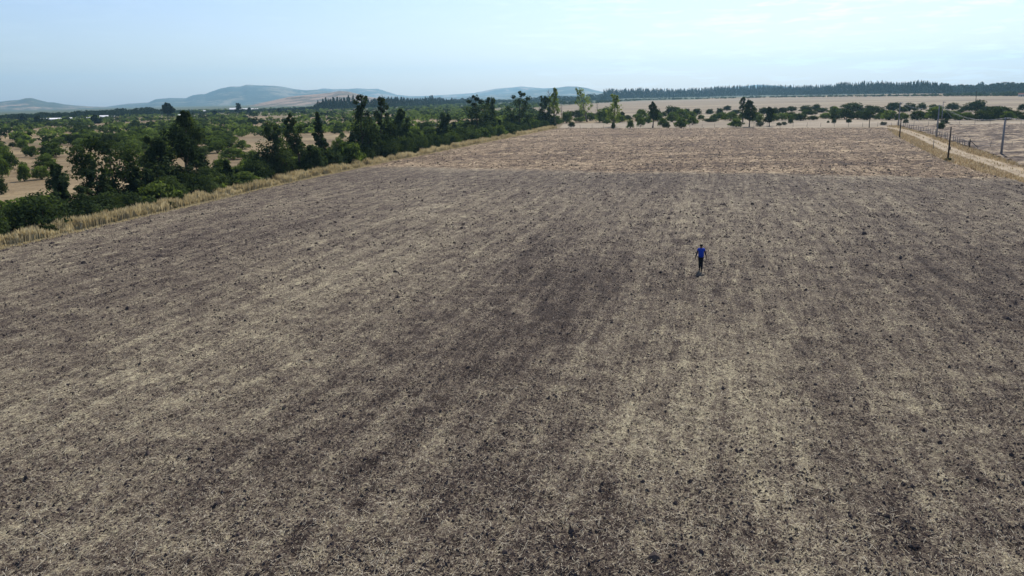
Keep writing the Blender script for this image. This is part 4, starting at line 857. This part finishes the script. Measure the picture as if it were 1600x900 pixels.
# local frame: +Y is away from the camera, the way the person faces
nd = [(0, 0, .98, (.15, .11)), (0, 0, 1.15, (.14, .1)), (0, .01, 1.36, (.17, .105)), (0, 0, 1.48, (.09, .07)), (0, .01, 1.54, (.055, .055)), (0, .03, 1.62, (.082, .095)), (0, .03, 1.72, (.07, .085)), (0, .145, 1.62, .016)]
ed = [(0, 1), (1, 2), (2, 3), (3, 4), (4, 5), (5, 6), (5, 7)]
for s in (-1, 1):
    b0 = len(nd); ay = .12 * s
    nd += [(.19 * s, 0, 1.42, .055), ((.25 if s < 0 else .29) * s, -.02 + ay * .3, 1.16, .042), (.34 * s, .04 + ay, .93, .033), (.355 * s, .05 + ay, .85, (.026, .04))]
    ed += [(2, b0), (b0, b0 + 1), (b0 + 1, b0 + 2), (b0 + 2, b0 + 3)]
    for f, (dy, L) in enumerate(((.033, .062), (.012, .072), (-.01, .068), (-.031, .054))):
        c0 = len(nd); nd += [(.36 * s, .05 + ay + dy, .80, .009), (.355 * s, .055 + ay + dy, .80 - L * .6, .008), (.345 * s, .06 + ay + dy, .80 - L, .007)]; ed += [(b0 + 3, c0), (c0, c0 + 1), (c0 + 1, c0 + 2)]
    c0 = len(nd); nd += [(.345 * s, .10 + ay, .84, .011), (.34 * s, .12 + ay, .80, .009)]; ed += [(b0 + 3, c0), (c0, c0 + 1)]
    c0 = len(nd); ly = .12 * -s
    nd += [(.08 * s, 0, .9, .085), (.06 * s, .05 + ly * .6, .5, .058), (.045 * s, -.03 + ly * 1.6, .1, .038), (.045 * s, .03 + ly * 1.6, .04, .035), (.047 * s, .13 + ly * 1.6, .03, .03)]
    ed += [(0, c0), (c0, c0 + 1), (c0 + 1, c0 + 2), (c0 + 2, c0 + 3), (c0 + 3, c0 + 4)]
skin_obj('body', nd, ed, M_SKIN, man)
tn = [(0, 0, .82, (.2, .15)), (0, 0, 1.12, (.19, .14)), (0, .01, 1.34, (.22, .145)), (0, 0, 1.48, (.15, .11))]; te = [(0, 1), (1, 2), (2, 3)]
for s in (-1, 1): tn += [(.18 * s, 0, 1.43, .072), (.225 * s, -.01, 1.3, .062)]; te += [(2, len(tn) - 2), (len(tn) - 2, len(tn) - 1)]
skin_obj('shirt', tn, te, M_BLUE, man, root=0)
for s in (-1, 1):
    ay = .12 * s; skin_obj('sleeve', [(.215 * s, -.005, 1.34, .058), (.27 * s, -.02 + ay * .3, 1.16, .052), (.335 * s, .035 + ay, .955, .041)], [(0, 1), (1, 2)], M_NAVY, man)
tn = [(0, 0, .98, (.155, .12))]; te = []
for s in (-1, 1):
    c0 = len(tn); ly = .12 * -s
    tn += [(.08 * s, 0, .88, .105), (.062 * s, .05 + ly * .6, .5, .082), (.047 * s, -.03 + ly * 1.6, .1, .062)]; te += [(0, c0), (c0, c0 + 1), (c0 + 1, c0 + 2)]
skin_obj('trousers', tn, te, M_TRO, man)
for s in (-1, 1):
    ly = .12 * -s; skin_obj('shoe', [(.045 * s, -.06 + ly * 1.6, .05, (.045, .045)), (.045 * s, .05 + ly * 1.6, .045, (.046, .04)), (.048 * s, .16 + ly * 1.6, .035, (.04, .03))], [(0, 1), (1, 2)], M_DWOOD, man)
skin_obj('hair', [(0, -.02, 1.58, (.095, .08)), (0, .0, 1.68, (.112, .105)), (0, .015, 1.745, (.085, .085))], [(0, 1), (1, 2)], M_HAIR, man)
for s in (-1, 1):
    skin_obj('ear', [(.092 * s, .02, 1.60, .012), (.098 * s, .015, 1.63, .016)], [(0, 1)], M_SKIN, man, 1)
    skin_obj('eye', [(.035 * s, .118, 1.638, .012), (.035 * s, .122, 1.638, .012)], [(0, 1)], M_HAIR, man, 1)

# ------------------------------------------------------------------ haze
def haze(dens):
    x0, x1, y0, y1, z0, z1 = -9500, 9500, -300, 11300, -10, 420
    mb = MB(); mb.box(((x0 + x1) / 2, (y0 + y1) / 2, (z0 + z1) / 2), (x1 - x0, y1 - y0, z1 - z0))
    m = bpy.data.materials.new('haze'); m.use_nodes = True; t = m.node_tree; t.nodes.clear()
    v = N(t, 'ShaderNodeVolumePrincipled'); v.inputs['Density'].default_value = dens; v.inputs['Color'].default_value = (0.40, 0.74, 1.0, 1); v.inputs['Anisotropy'].default_value = 0.42
    o = N(t, 'ShaderNodeOutputMaterial'); t.links.new(v.outputs[0], o.inputs['Volume'])
    try: m.cycles.homogeneous_volume = True
    except Exception: pass
    link('haze', mb.mesh('haze', m, attr=False), kind='stuff', label='pale blue air haze over the whole plain', category='haze')
HAZE = 8.6e-5
haze(HAZE)

#print('TRIS', sum(len(o.data.loops) - 2 * len(o.data.polygons) for o in {o.data.name: o for o in scene.objects if o.type == 'MESH'}.values()))
